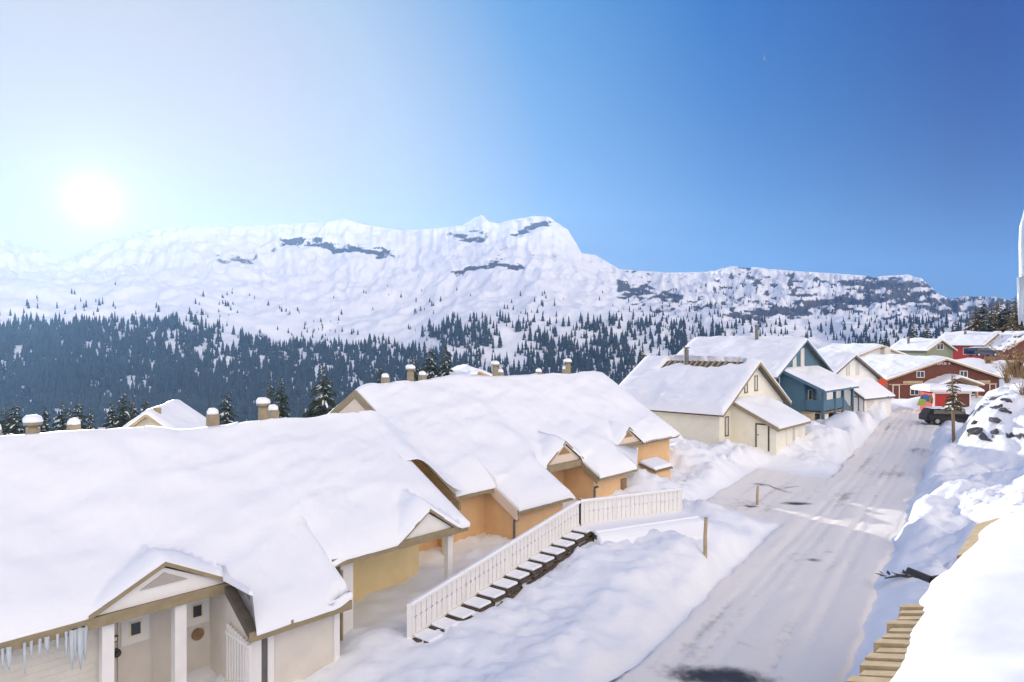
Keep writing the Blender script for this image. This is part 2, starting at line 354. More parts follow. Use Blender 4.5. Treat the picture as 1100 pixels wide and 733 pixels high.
# rows of (range, picture height) turned into real heights
pk = np.zeros_like(PXg)
yrs = np.array([np.average(np.interp(np.linspace(p - 70, p + 70, 29), rx_, ry_), weights=np.hanning(31)[1:-1]) for p in pxs])
for i in range(len(pxs)):
    pk[i] = np.interp(rho, [650, 900, 1300, 1700, 2050, 2300], [515, 432, yf[i], yf[i] + .47 * (yrs[i] - yf[i]), yf[i] + .77 * (yrs[i] - yf[i]), yr[i]])
Zg = (CY - pk) / F * Yg
near = np.interp(rho, [45, 70, 120, 200, 400, 650], [-60, -64, -75, -95, -140, -128])
w = sst(560, 760, RHg); Zg = Zg * w + near[None, :] * (1 - w)
back = RHg > 2300
zr_ = ((CY - yr) / F * 2300 * cosaz)[:, None]
Zg = np.where(back, zr_ - (RHg - 2300) * .32, Zg)
ker = np.hanning(31); ker /= ker.sum()
Zs = np.apply_along_axis(lambda r: np.convolve(np.pad(r, 15, 'edge'), ker, 'valid'), 1, Zg)
Zs = np.where((RHg > 900) & (RHg < 2450), Zs, Zg)
A_ = np.clip((RHg - 900) / 500, 0, 1)
rough = sst(640, 760, PXg)
disp = fbm(Xg / 260, Yg / 260, 4, 31) * 26 + fbm(Xg / 60, Yg / 60, 4, 33) * (8 + 8 * rough) - np.abs(fbm(Xg / 110, Yg / 160, 4, 35)) * (26 + 14 * rough) + np.abs(fbm(Xg / 38, Yg / 70, 4, 37)) * (9 + 9 * rough) * sst(1400, 1900, RHg) - np.abs(fbm(PXg / 16 + fbm(Xg / 200, Yg / 200, 3, 38), RHg / 420, 4, 39)) * (20 + 10 * rough) * sst(1450, 1900, RHg)
Zs = Zs + disp * A_
# rock bands: x range, centre line, half height, weight
bands = [([300, 330, 360, 390, 425], [258, 262, 265, 270, 274], 5, .9), ([480, 500, 520, 540, 548, 565], [291, 289, 285, 279, 283, 287], 3.6, .95), ([478, 500, 526], [255, 256, 251], 3.2, .7),
         ([540, 560, 580, 598], [249, 246, 242, 239], 3.0, .8), ([662, 690, 715, 738], [307, 312, 314, 320], 5.5, 1), ([228, 250, 270, 300], [276, 280, 279, 265], 5, .6), ([480, 520, 560], [268, 270, 266], 3, .45), ([560, 610], [275, 272], 3, .45),
         ([780, 820, 860, 900, 950, 1010], [338, 336, 330, 323, 318, 324], 8, 1), ([900, 950, 990, 1015], [304, 305, 304, 316], 7, .8), ([995, 1020, 1060, 1100], [330, 332, 332, 336], 12, .8), ([760, 800, 840], [296, 293, 298], 5, .5), ([150, 220, 260], [270, 266, 262], 4, .4), ([700, 760], [330, 332], 6, .5)]
for it in range(2):
    py_ = CY - Zs / np.maximum(Yg, 1) * F
    top = np.where(RHg > 1500, py_, 9999).min(1)
    k = (CY - yr) / (CY - top)
    fac = 1 + (k - 1)[:, None] * sst(1900, 2260, RHg)
    Zs = Zs * fac
py_ = CY - Zs / np.maximum(Yg, 1) * F
rock = np.zeros_like(Zs)
wx = 8 * fbm(PXg / 14, py_ / 10, 4, 41); wy = 9 * fbm(PXg / 16, py_ / 9, 4, 43); brk = fbm(PXg / 11, py_ / 2.6, 4, 45)
for bx, by, hh, wt in bands:
    c = np.interp(PXg + wx, bx, by)
    inside = sst(bx[0] - 8, bx[0] + 8, PXg) * (1 - sst(bx[-1] - 8, bx[-1] + 8, PXg))
    rock = np.maximum(rock, wt * inside * np.clip(1.25 - np.abs(py_ - c + wy) / (hh * 1.25) + 1.5 * brk - .15, 0, 1))
speck = np.clip(fbm(PXg / 9, py_ / 3.6, 5, 47) * 1.8 - .36 + .22 * sst(720, 860, PXg) * sst(285, 300, py_), 0, 1) * (.22 + .9 * sst(640, 720, PXg)) * sst(233, 245, py_) * (1 - sst(335, 350, py_))
rock = np.maximum(rock, np.clip(speck * 2.0, 0, .75))
dzr = np.gradient(Zs, rho, axis=1)
rock = np.maximum(rock, .55 * sst(1.0, 1.9, dzr) * sst(1500, 1800, RHg) * (RHg < 2310))
rock *= (RHg > 1250)
# cliffs stand out: undercut the rock bands
Zs = Zs - rock * 5 * (RHg < 2300)
raw('mountain_terrain', np.stack([Xg, Yg, Zs], -1).reshape(-1, 3), gridf(len(pxs), len(rho)), M['mountain'], attr={'rock': rock.ravel()})
tag(bpy.data.objects['mountain_terrain'], kind='structure')

# ------------------------------------------------------------------ far forest
def far_tree(h, r, k=6):
    v = []; f = []
    for z0, z1, rr in ((.02, .55, 1), (.30, .80, .72), (.58, 1.0, .45)):
        b = len(v)
        for i in range(k):
            t = 2 * math.pi * i / k + z0 * 3
            q = rr * (1 + .25 * math.sin(i * 2.4 + z0 * 9)); v.append((math.cos(t) * r * q, math.sin(t) * r * q, z0 * h + (.05 * h if i % 2 else 0)))
        v.append((0, 0, z1 * h))
        for i in range(k): f.append((b + i, b + (i + 1) % k, b + k))
    return np.array(v), np.array(f)
FT = far_tree(1, .17)
def density(px, py):
    top = np.interp(px, fx_, fy_)
    n = fbm(px / 30, py / 14, 4, 51)
    d = np.where(py > top + 10 * n, 1.0, 0)
    mid = sst(455, 500, px)
    d = d * (1 - .62 * mid * (n > -.25) * (1 - .4 * sst(385, 400, py)))
    d = d * np.where((px > 780), .55, 1)
    d = d * (1 - sst(.28, .42, n * (py < 392)))
    sparse = np.where(n > .14, .16, .016) * sst(303, 335, py) + .17 * sst(650, 800, px) * sst(295, 320, py)
    d = d * np.where((py > top + 10 * n) & (fbm(px / 12, py / 9, 3, 53) > .27), .15, 1)
    return np.maximum(d, np.where(py <= top + 10 * n, sparse, 0))
n0 = 30000
tpx = rng.uniform(-60, 1090, n0); tpy = rng.uniform(296, 470, n0)
keep = rng.random(n0) < density(tpx, tpy)
tpx, tpy = tpx[keep], tpy[keep]
ci = np.searchsorted(pxs, tpx).clip(0, len(pxs) - 1)
pos = []
ok = np.where(rho > 760)[0]
for c, px, py in zip(ci, tpx, tpy):
    j = ok[np.argmax(py_[c, ok] <= py)]
    if py_[c, j] > py or rho[j] > 2100: continue
    pos.append((Xg[c, j] + (px - pxs[c]) / F * Yg[c, j], Yg[c, j], Zs[c, j], py, px))
pos = np.array(pos)
hgt = rng.uniform(9, 24, len(pos)) * (1 + .5 * fbm(pos[:, 0] / 60, pos[:, 1] / 60, 3, 81)) * np.where(pos[:, 3] < np.interp(pos[:, 4], fx_, fy_) - 3, .62, 1) * np.where(pos[:, 4] > 780, .8, 1)
skyline = np.interp(pos[:, 4], [-60, 0, 130, 350, 410, 640, 690, 770, 880, 1100], [458, 455, 440, 420, 398, 386, 372, 352, 366, 350])
cand = np.where(pos[:, 3] < skyline)[0]
cand = cand[np.argsort(-(hgt / pos[:, 1])[cand])][:280]
ind = np.zeros(len(pos), bool); ind[cand] = True
rest = np.where(~ind)[0]
k = len(FT[0])
rot = rng.uniform(0, 6.28, len(rest)); cr, sr = np.cos(rot), np.sin(rot); wd = rng.uniform(.8, 1.3, len(rest))
V = np.empty((len(rest), k, 3)); h_ = hgt[rest]
V[:, :, 0] = (FT[0][None, :, 0] * cr[:, None] - FT[0][None, :, 1] * sr[:, None]) * (h_ * wd)[:, None] + pos[rest, 0][:, None]
V[:, :, 1] = (FT[0][None, :, 0] * sr[:, None] + FT[0][None, :, 1] * cr[:, None]) * (h_ * wd)[:, None] + pos[rest, 1][:, None]
V[:, :, 2] = FT[0][None, :, 2] * h_[:, None] + pos[rest, 2][:, None] - .5
FF = (FT[1][None] + (np.arange(len(rest)) * k)[:, None, None]).reshape(-1, 3)
tag(raw('valley_forest', V.reshape(-1, 3), FF, M['farneedles'], smooth=False), 'dark blue green conifer forest covering the far valley side under the snowy mountain', 'forest', kind='stuff')
fm = None
for i in cand:
    if fm is None:
        o = raw('spruce_tree', FT[0] * 1.0, FT[1], M['farneedles'], smooth=False); fm = o
        tag(o, 'small dark spruce at the front of the forest across the valley', 'tree', 'spruces at the near edge of the valley forest')
    else:
        o = fm.copy(); COL.objects.link(o)
    o.location = (pos[i, 0], pos[i, 1], pos[i, 2] - .5); o.scale = (hgt[i] * 1.05,) * 3; o.rotation_euler.z = i * 1.7

# ------------------------------------------------------------------ near conifers
def conifer_mesh(h, rad, seed, levels=15, start=.1):
    r = random.Random(seed)
    nd = MB(); sn = MB()
    for L in range(levels):
        t = L / (levels - 1); z = h * (start + (1 - start) * t ** .92) * .985
        rr = rad * (1 - t) ** .8 + .05 * rad
        nb = max(5, int(10 * (1 - t) + 6))
        a0 = r.random() * 6
        for b in range(nb):
            a = a0 + b * 6.283 / nb + r.uniform(-.25, .25); l = rr * r.uniform(.6, 1.18)
            d = Vector((math.cos(a), math.sin(a), 0)); sd = Vector((-d.y, d.x, 0))
            zz = z + r.uniform(-.03, .03) * h; segs = 3; droop = r.uniform(.25, .5)
            prev = None
            for k in range(segs + 1):
                q = k / segs
                c = d * l * q + Vector((0, 0, zz - droop * l * q * q + .1 * l * q)); wv = l * .24 * (1 - q * .75) * (0.35 if k == 0 else 1) * r.uniform(.7, 1.3)
                cur = (c - sd * wv + Vector((0, 0, -.10 * l * r.random())), c + Vector((0, 0, .05 * l)), c + sd * wv + Vector((0, 0, -.10 * l * r.random())))
                if prev:
                    nd.poly([prev[0], prev[1], cur[1], cur[0]]); nd.poly([prev[1], prev[2], cur[2], cur[1]])
                    # hanging twigs
                    for side in (0, 2):
                        if r.random() < .8:
                            e = cur[side]; nd.poly([prev[side], e, e + Vector((0, 0, -.16 * l * r.uniform(.5, 1.5))) + d * .05 * l])
                    if r.random() < .33 and k >= 1:
                        up = Vector((0, 0, .035 * l + .02)); s_ = r.uniform(.45, .85)
                        pa = [prev[1] + (prev[0] - prev[1]) * s_, prev[1] + (prev[2] - prev[1]) * s_, cur[1] + (cur[2] - cur[1]) * s_, cur[1] + (cur[0] - cur[1]) * s_]
                        sn.poly([p + up for p in pa])
                prev = cur
    tr = MB(); tr.tube([(0, 0, -.3), (0, 0, h * .5), (0, 0, h * .99)], [h * .022, h * .013, .01], 7)
    return nd, sn, tr
PROTO = []
for i in range(4):
    h = 10; nd, sn, tr = conifer_mesh(h, [2.3, 2.7, 2.2, 2.5][i], 100 + i, 21)
    a, b, c = nd.build('crown', M['needles']), sn.build('snow', M['snow']), tr.build('trunk', M['bark'])
    PROTO.append((a.data, b.data, c.data))
    for o in (a, b, c): bpy.data.objects.remove(o)
GOLD = []
for i in range(3):
    nd, sn, tr = conifer_mesh(10, [2.6, 3.0, 2.4][i], 200 + i, 19)
    a, b, c = nd.build('crown', M['goldneedles']), sn.build('snow', M['snow']), tr.build('trunk', M['bark'])
    GOLD.append((a.data, b.data, c.data))
    for o in (a, b, c): bpy.data.objects.remove(o)
def conifer(px, top, d, h, label, group, kind=0, gold=False, w=1):
    p = P(px, top, d=d); base = (p[0], p[1], p[2] - h)
    t = thing('spruce_tree', label, 'tree', base, group)
    for n, me in zip(('crown', 'snow', 'trunk'), (GOLD if gold else PROTO)[kind % (3 if gold else 4)]):
        o = bpy.data.objects.new(n, me); COL.objects.link(o); o.parent = t
    t.scale = (h / 10 * w, h / 10 * w, h / 10); t.rotation_euler.z = px * .37
    return t
g = 'snow dusted spruces behind the terraced roofs'
for px, top, d, h, k, w, lb in (
  (6, 433, 62, 9, 0, .9, 'snowy spruce at the far left edge behind the square chimney'), (17, 430, 58, 9, 1, .9, 'snowy spruce between the square chimney and the round chimney'), (48, 433, 60, 9, 2, .85, 'spruce just right of the thick capped chimney, snow on its boughs'),
  (66, 430, 64, 10, 0, .85, 'second spruce right of the thick capped chimney'), (75, 435, 60, 9, 3, .8, 'short spruce in the middle of the left hand spruce row'), (85, 427, 66, 11, 1, .8, 'tallest slim spruce of the row left of the low block chimney'), (97, 436, 58, 8, 2, .8, 'small spruce directly behind the low block chimney'),
  (121, 430, 66, 9, 1, .9, 'left spruce of the clump beside the white snow peak'), (133, 420, 64, 11, 3, .9, 'tall spruce in the middle of the clump beside the white snow peak'), (143, 425, 66, 10, 0, .8, 'inner spruce of the clump beside the white snow peak'), (156, 424, 70, 10, 2, .8, 'rightmost spruce of the clump, its foot behind the white snow peak'),
  (243, 417, 66, 10, 1, .85, 'lone spruce right of the white snow peak above the ridge'), (290, 405, 62, 11, 2, .75, 'slim spruce just behind the tall capped ridge chimney'), (302, 402, 64, 11, 0, .75, 'spruce touching the one behind the tall capped ridge chimney'),
  (347, 388, 60, 12, 3, .9, 'big dark spruce left of the peach gable peak'), (408, 388, 85, 12, 2, .7, 'slender lone spruce just right of the peach gable peak'), (446, 378, 90, 14, 0, .75, 'thin spruce left of the dense pair behind the ridge chimneys'),
  (463, 369, 78, 14, 1, .85, 'left spruce of the dense dark pair behind the ridge chimneys'), (479, 370, 78, 14, 3, .9, 'right spruce of the dense dark pair behind the ridge chimneys'), (690, 369, 85, 13, 2, .75, 'single spruce left of the cream house roof'),
  (981, 346, 160, 12, 0, .9, 'left of two dark spruces behind the sage green house'), (996, 347, 160, 12, 1, .85, 'right of two dark spruces behind the sage green house'), (1027, 341, 150, 13, 2, 1.0, 'dark spruce rising behind the bright red house roof'),
  (940, 361, 170, 9, 3, .8, 'tiny spruce behind the flat snowy roof, left of the sage green house'), (951, 358, 170, 10, 0, .8, 'tiny spruce close left of the sage green house')):
    conifer(px, top, d, h, lb, g if px < 700 else 'spruces behind the upper houses', k, False, w)
for i, (px, top, d, h, w, lb) in enumerate((
  (1048, 327, 150, 13, 1.1, 'brownish spruce at the left end of the hillside wood'), (1056, 322, 150, 14, 1.1, 'second brownish spruce from the left in the hillside wood'), (1065, 325, 145, 13, 1.1, 'shorter sunlit spruce in the middle of the hillside wood'), (1073, 319, 150, 15, 1.1, 'tall brownish spruce in the middle of the hillside wood'),
  (1082, 322, 145, 14, 1.2, 'broad sunlit spruce right of the tall one in the hillside wood'), (1091, 317, 140, 15, 1.2, 'tall golden spruce beside the hanging icicle'), (1100, 320, 140, 15, 1.2, 'golden spruce cut by the right picture edge behind the icicle'), (1060, 335, 138, 10, 1.2, 'low golden spruce in front of the hillside wood'), (1088, 338, 132, 9, 1.3, 'low bushy golden spruce behind the speckled snowy roof'))):
    conifer(px, top, d, h, lb, 'hillside wood above the bright red house', i, i % 3 != 1, w)

# ------------------------------------------------------------------ snow blankets
def blanket(name, parent, fr, sections, H, T, m, tmin=.10, nrow=None, step=.16, over=.06, bare=None):
    """snow lying on a roof. sections: (a0, a1, b0, b1, open0, open1); H(a,b) roof height; open sides get a rounded edge"""
    V = []; Nn = []; Fc = []; off = 0
    def top(a, b, sec):
        a0, a1, b0, b1, o0, o1 = sec
        e = np.minimum(b - b0, b1 - b)
        if o0 is not None: e = np.where(b > o0, np.minimum(e, a - a0), e)
        if o1 is not None: e = np.where(b > o1, np.minimum(e, a1 - a), e)
        e = np.clip(e, 0, None)
        wpos = UV(0, 0, 0)
        th = tmin + (T - tmin) * (1 - np.exp(-e / .32))
        th = th * (1 + .35 * fbm(a * .45, b * .45, 3, 61)) + .17 * fbm(a * .28 + 9, b * .5, 3, 63) * np.clip(e, 0, 1)
        th = th - .16 * np.abs(fbm(a * .22, b * .8 + a * .22, 3, 67)) * np.clip(e, 0, 1)
        th = th + .035 * fbm(a * 1.6, b * 1.6, 3, 65) * np.clip(e * 2, 0, 1)
        if bare is not None: th = th - bare(a, b)
        return H(a, b) + th
    for sec in sections:
        a0, a1, b0, b1, o0, o1 = sec
        na = max(4, int((a1 - a0) / step)); nb = max(6, int((b1 - b0) / step))
        av = np.linspace(a0, a1, na)
        if o0 is not None: av = np.concatenate([[a0, a0 + .03, a0 + .08], av[1:]]); 
        if o1 is not None: av = np.concatenate([av[:-1], [a1 - .08, a1 - .03, a1]])
        bv = np.concatenate([[b0, b0 + .03, b0 + .08], np.linspace(b0 + .16, b1 - .16, nb), [b1 - .08, b1 - .03, b1]])
        av.sort()
        A, B = np.meshgrid(av, bv, indexing='ij')
        Z = top(A, B, sec)
        q = .03
        dA = (top(A + q, B, sec) - top(A - q, B, sec)) / (2 * q); dB = (top(A, B + q, sec) - top(A, B - q, sec)) / (2 * q)
        dA = np.where((A - q < a0) | (A + q > a1), np.clip(dA, -1.2, 1.2), dA)
        wob = .05 * fbm(A * 1.3, B * 0, 3, 71) + .03 * fbm(A * 5, B * 0, 2, 73)
        Bw = np.where(B > b1 - .3, B + wob, B)
        pts = np.stack(fr(A, Bw, Z), -1)
        e1 = np.array(fr(1, 0, 0)) - np.array(fr(0, 0, 0)); e2 = np.array(fr(0, 1, 0)) - np.array(fr(0, 0, 0))
        nrm = -dA[..., None] * e1 - dB[..., None] * e2 + np.array([0, 0, 1.])
        nrm /= np.linalg.norm(nrm, axis=-1, keepdims=True)
        n = len(av); k = len(bv)
        V.append(pts.reshape(-1, 3)); Nn.append(nrm.reshape(-1, 3)); up_ = np.cross(e1, e2)[2] > 0
        Fc.append(gridf(n, k, off) if up_ else gridf(n, k, off)[:, ::-1]); off += n * k
        # skirts down to just above the roof
        bot = np.where(True, np.minimum(Z - .02, H(A, B) - .01), 0)
        lo = np.stack(fr(A, Bw, bot), -1)
        for idx, nv, fl in (((slice(None), -1), e2, 0), ((slice(None), 0), -e2, 1), ((0, slice(None)), -e1, 0), ((-1, slice(None)), e1, 1)):
            t_ = pts[idx]; b_ = lo[idx]; L = len(t_)
            V.append(t_); V.append(b_); Nn.append(np.repeat(nv[None] * .8 + np.array([[0, 0, .5]]), L, 0)); Nn.append(np.repeat(nv[None] * 1., L, 0))
            i = np.arange(L - 1) + off
            q4 = np.stack([i, i + 1, i + 1 + L, i + L], 1); Fc.append(q4 if (not fl) == bool(up_) else q4[:, ::-1]); off += 2 * L
    Nn = np.concatenate(Nn); Nn /= np.linalg.norm(Nn, axis=1, keepdims=True)
    return raw(name, np.concatenate(V), np.concatenate(Fc), m, parent, normals=Nn)

# ------------------------------------------------------------------ small parts
def window(par, fr, a, b, z0, z1, w, fm, kind='v', pane=True, mull=False, pm=None):
    """window in the wall plane b (outwards = larger b), centred at a"""
    m = MB(); t = .07
    m.box(fr, a - w / 2 - t, a + w / 2 + t, b - .02, b + .05, z1, z1 + t); m.box(fr, a - w / 2 - t, a + w / 2 + t, b - .02, b + .07, z0 - t, z0)
    m.box(fr, a - w / 2 - t, a - w / 2, b - .02, b + .05, z0, z1); m.box(fr, a + w / 2, a + w / 2 + t, b - .02, b + .05, z0, z1)
    if mull: m.box(fr, a - .03, a + .03, b - .01, b + .035, z0, z1)
    o = m.build('window', fm, par)
    g = MB(); g.box(fr, a - w / 2, a + w / 2, b - .01, b + .012, z0, z1); g.build('pane', pm or M['glass'], o)
    return o
def door(par, fr, a, b, z0, w, h, dm, fm, handle=True):
    m = MB(); m.box(fr, a - w / 2, a + w / 2, b - .02, b + .04, z0, z0 + h)
    o = m.build('door', dm, par)
    m = MB(); t = .09
    m.box(fr, a - w / 2 - t, a - w / 2, b - .02, b + .06, z0, z0 + h + t); m.box(fr, a + w / 2, a + w / 2 + t, b - .02, b + .06, z0, z0 + h + t); m.box(fr, a - w / 2, a + w / 2, b - .02, b + .06, z0 + h, z0 + h + t)
    m.build('frame', fm, o)
    if handle:
        m = MB(); m.box(fr, a - w / 2 + .06, a - w / 2 + .14, b + .04, b + .09, z0 + 1.0, z0 + 1.06); m.build('handle', M['cap'], o)
    return o
def chimney(fr, a, b, zb, h, label, kind, group):
    base = fr(a, b, zb)
    if kind == 'flue':
        t = thing('chimney_flue', label, 'chimney', base, group)
        m = MB(); m.tube([base, (base[0], base[1], zb + h)], .19, 12); m.build('pipe', M['metal'], t, smooth=False)
        m = MB(); m.tube([(base[0], base[1], zb + h + .06), (base[0], base[1], zb + h + .16)], .27, 12); m.tube([(base[0], base[1], zb + h), (base[0], base[1], zb + h + .06)], .1, 8); m.build('cap', M['metal'], t)
        return t
    t = thing('chimney', label, 'chimney', base, group)
    w = .16 if kind == 'tall' else .15
    fb = lambda x, y, z: fr(a + x, b + y, z)
    m = MB()
    if kind == 'tall': m.tube([base, (base[0], base[1], zb + h)], w, 14)
    else: m.box(fb, -w, w, -w, w, zb, zb + h)
    m.build('stack', M['block'], t, bevel=.015 if kind != 'tall' else 0)
    m = MB()
    if kind == 'tall':
        m.tube([(base[0], base[1], zb + h), (base[0], base[1], zb + h + .08)], w * .7, 10)
        m.tube([(base[0], base[1], zb + h + .08), (base[0], base[1], zb + h + .15)], w * 1.35, 14)
        m.build('cap', M['block'], t)
    top = zb + h + (.15 if kind == 'tall' else 0)
    m = MB(); cw = w * (1.4 if kind == 'tall' else 1.12)
    m.tube([(base[0], base[1], top), (base[0], base[1], top + .07), (base[0] + .02, base[1], top + .15), (base[0] + .02, base[1], top + .19)], [cw, cw * 1.03, cw * .8, cw * .3], 14)
    m.build('snow_cap', M['snow'], t, smooth=True)
    return t

# ------------------------------------------------------------------ generic gabled house
def house(name, label, cat, fr, w, l, zg, ze, zr, wm, tm, T=.36, oh=.45, group=None, bare=None, deckm=None, seed=0):
    """fr: a along the gable front (0..w at the roof edges), b outwards, front verge at b=0, house runs to b=-l"""
    t = thing(name, label, cat, fr(w / 2, -l / 2, zg), group)
    sl = (zr - ze) / (w / 2)
    H = lambda a, b: zr - sl * np.abs(a - w / 2) + 0 * b
    m = MB(); th = .16
    f = lambda a: zr - sl * abs(a - w / 2) - th - .01
    az = [(oh, zg), (w - oh, zg), (w - oh, f(w - oh)), (w / 2, f(w / 2)), (oh, f(oh))]
    m.profb(fr, -l + oh, -oh, az); wall = m.build('wall', wm, t)
    m = MB()
    m.profb(fr, -l, 0, [(0, ze - th), (w / 2, zr - th), (w, ze - th), (w, ze), (w / 2, zr), (0, ze)])
    roof = m.build('roof', deckm or M['deck'], t)
    d = .22
    for b0, b1 in ((.002, .045), (-l - .045, -l - .002)):
        m = MB()
        m.profb(fr, b0, b1, [(-.02, ze - d), (w / 2, zr - d), (w / 2, zr + .02), (-.02, ze + .02)])
        m.profb(fr, b0, b1, [(w + .02, ze - d), (w / 2 + .001, zr - d), (w / 2 + .001, zr + .02), (w + .02, ze + .02)])
        m.build('bargeboard', tm, t)
    sw = lambda b, a, z: fr(a, b, z)          # blanket wants open side on b; swap the axes
    blanket('roof_snow', t, lambda a, b, z: fr(b, a, z), [(-l - .05, .05, -.08, w + .08, -9, -9)], lambda a, b: H(b, a), T, M['roofsnow'], bare=bare)
    return t, H
def leanto(t, fr, a0, a1, b0, b1, z0, z1, wm, tm, zg, closed=True, T=.3, walls=True, oh=.25):
    """single pitch roof from height z0 at b0 down to z1 at b1"""
    sl = (z0 - z1) / (b1 - b0)
    H = lambda a, b: z0 - sl * (b - b0) + 0 * a
    m = MB(); m.prof(fr, a0, a1, [(b0, z0 - .12), (b1, z1 - .12), (b1, z1), (b0, z0)]); m.build('porch_roof', M['deck'], t)
    m = MB()
    m.prof(fr, a0 - .05, a0 - .005, [(b0, z0 - .24), (b1 + .02, z1 - .24), (b1 + .02, z1 + .03), (b0, z0 + .03)])
    m.prof(fr, a1 + .005, a1 + .05, [(b0, z0 - .24), (b1 + .02, z1 - .24), (b1 + .02, z1 + .03), (b0, z0 + .03)])
    m.box(fr, a0, a1, b1 + .003, b1 + .04, z1 - .2, z1 + .01)
    m.build('porch_trim', tm, t)
    blanket('porch_snow', t, fr, [(a0 - .03, a1 + .03, b0, b1 + .06, -99, -99)], H, T, M['roofsnow'], step=.2)
    if walls:
        m = MB(); m.prof(fr, a0 + oh, a1 - oh, [(b0 - .3, zg), (b1 - oh, zg), (b1 - oh, H(0, b1 - oh) - .13), (b0 - .3, H(0, b0 - .3) - .13 if False else z0 - .13)]); m.build('porch_wall', wm, t)
    return H

# ================================================================== THE TERRACE
def Hroof1(u, v):
    u = np.asarray(u, float); s = .595 - .05 * sst(9.3, 10.4, u)
    main = -2.85 - s * np.abs(v + 21.07)
    for uc, hw, za, sl in ((5.87, 1.42, -5.0, .52), (13.2, 1.12, -5.02, .66)):
        c = za - sl * np.abs(u - uc); main = np.where((v > -19.2) & (np.abs(u - uc) < hw) & (u < 14.6), np.maximum(main, c), main)
    return main
def Hroof2(u, v):
    u = np.asarray(u, float); s = .56 + .07 * sst(22, 23.2, u) - .016 * sst(28.6, 29.2, u)
    main = -2.15 - s * np.abs(v + 24.93)
    for uc, za, sl in ((24.3, -4.62, .70), (30.0, -4.58, .62)):
        c = za - sl * np.abs(u - uc); main = np.where((v > -22) & (np.abs(u - uc) < 1.27), np.maximum(main, c), main)
    return main
def Hmain1(u, v): return -2.85 - (.595 - .05 * float(sst(9.3, 10.4, u))) * abs(v + 21.07)
def Hmain2(u, v): return -2.15 - (.56 + .07 * float(sst(22, 23.2, u)) - .016 * float(sst(28.6, 29.2, u))) * abs(v + 24.93)

def deck_and_walls(t, u0, u1, vr, Hm, secs, vb, wallm, zg, vfront, open_front=None):
    """secs: (u0,u1,ve) roof pieces; body from the back wall to vfront"""
    m = MB()
    for a, b, ve in secs:
        z = lambda v: Hm((a + b) / 2, v)
        m.prof(UV, a, b, [(ve, z(ve)), (vr, z(vr)), (vb, z(vb)), (vb, z(vb) - .16), (vr, z(vr) - .16), (ve, z(ve) - .16)])
    m.build('roof', M['deck'], t)
    for a, b, ve in secs:
        m = MB(); z = Hm((a + b) / 2, ve); m.box(UV, a - .02, b + .02, ve + .003, ve + .045, z - .19, z + .03); m.build('fascia', M['trim'], t)
    m = MB(); z = lambda v: Hm((u0 + u1) / 2, v) - .18
    m.prof(UV, u0, u1, [(vb + .6, zg), (vfront, zg), (vfront, z(vfront)), (vr, z(vr)), (vb + .6, z(vb + .6))])
    m.build('wall', wallm, t)
def pediment(t, u0, u1, v, zb, za, fm, vent=True, depth=1.4, drop=.10):
    uc = (u0 + u1) / 2
    m = MB(); m.profb(UV, v - .30, v - .04, [(u0 + .05, zb), (u1 - .05, zb), (uc, za - .06)]); o = m.build('pediment', fm, t)
    if vent:
        k = .36; m = MB(); zc = zb + (za - zb) * .42
        m.profb(UV, v - .03, v - .012, [(uc - (u1 - u0) * .17, zc), (uc + (u1 - u0) * .17, zc), (uc, zc + (za - zb) * .36)]); m.build('vent', M['vent'], o)
    w = .09
    for x0, x1 in ((u0, uc), (u1, uc)):
        m = MB(); m.profb(UV, v + .0, v + .07, [(x0, zb - .03), (x1, za - .0), (x1, za + w), (x0, zb + w - .03)]); m.build('bargeboard', M['trim'], t)
    m = MB(); m.box(UV, u0 - .05, u1 + .05, v - .02, v + .05, zb - drop, zb - .005); m.build('beam', M['trim'], t)
    # little roof sheet running back into the main roof
    m = MB()
    for x0, x1 in ((u0, uc), (u1, uc)):
        m.profb(UV, v - depth, v - .0, [(x0, zb - .02), (x1, za - .02), (x1, za + .05), (x0, zb + .05)])
    m.build('gable_roof', M['deck'], t)
M['yellow_wall'] = mat('yellow_wall', (.86, .68, .36), .75, .08, 20, .06, 2)
M['vent'] = mat('grey_vent', (.40, .37, .33), .7, .2, 30)
M['ventb'] = mat('brown_vent', (.36, .21, .09), .7, .2, 30)
def post(t, name, u, v, z0, z1, w, m, tdir=None):
    k = MB(); k.box(UV, u - w / 2, u + w / 2, v - w / 2, v + w / 2, z0, z1); return k.build(name, m, t, bevel=.01)
def pipe(t, u, v, z0, z1, r=.05, m=None, elbow=0):
    pts = [UV(u, v, z0), UV(u, v, z1)]
    if elbow: pts += [UV(u, v, z1 + .12), UV(u, v + elbow, z1 + .2)]
    k = MB(); k.tube(pts, r, 8); return k.build('downpipe', m or M['metal'], t)

# --- grey unit, nearest
ta = thing('terraced_house', 'nearest grey terraced house with clapboard wall, two recessed doors and white columns', 'house', UV(4, -20, -8.5), 'terraced houses below the road')
VE = -16.1
secsA = [(-3, 7.2, VE), (7.2, 9.85, -14.78)]
deck_and_walls(ta, -3, 9.85, -21.07, Hmain1, secsA, -27, M['greyplain'], -9, -17.25)
m = MB(); m.prof(UV, -3, 4.66, [(-17.3, -9), (-16.45, -9), (-16.45, Hmain1(0, -16.45) - .19), (-17.3, Hmain1(0, -17.3) - .19)]); m.build('siding', M['greywall'], ta)
m = MB(); z = lambda v: Hmain1(8, v) - .19
m.prof(UV, 7.35, 9.7, [(-17.3, -9), (-15.1, -9), (-15.1, z(-15.1)), (-17.3, z(-17.3))]); shed = m.build('shed', M['greyplain'], ta)
m = MB(); m.box(UV, 7.33, 7.62, -15.1, -15.06, -9, -6.72); m.box(UV, 7.78, 7.93, -15.1, -15.055, -9, -6.72); m.box(UV, 9.56, 9.72, -15.1, -15.06, -9, -6.72); m.build('trim', M['white'], shed)
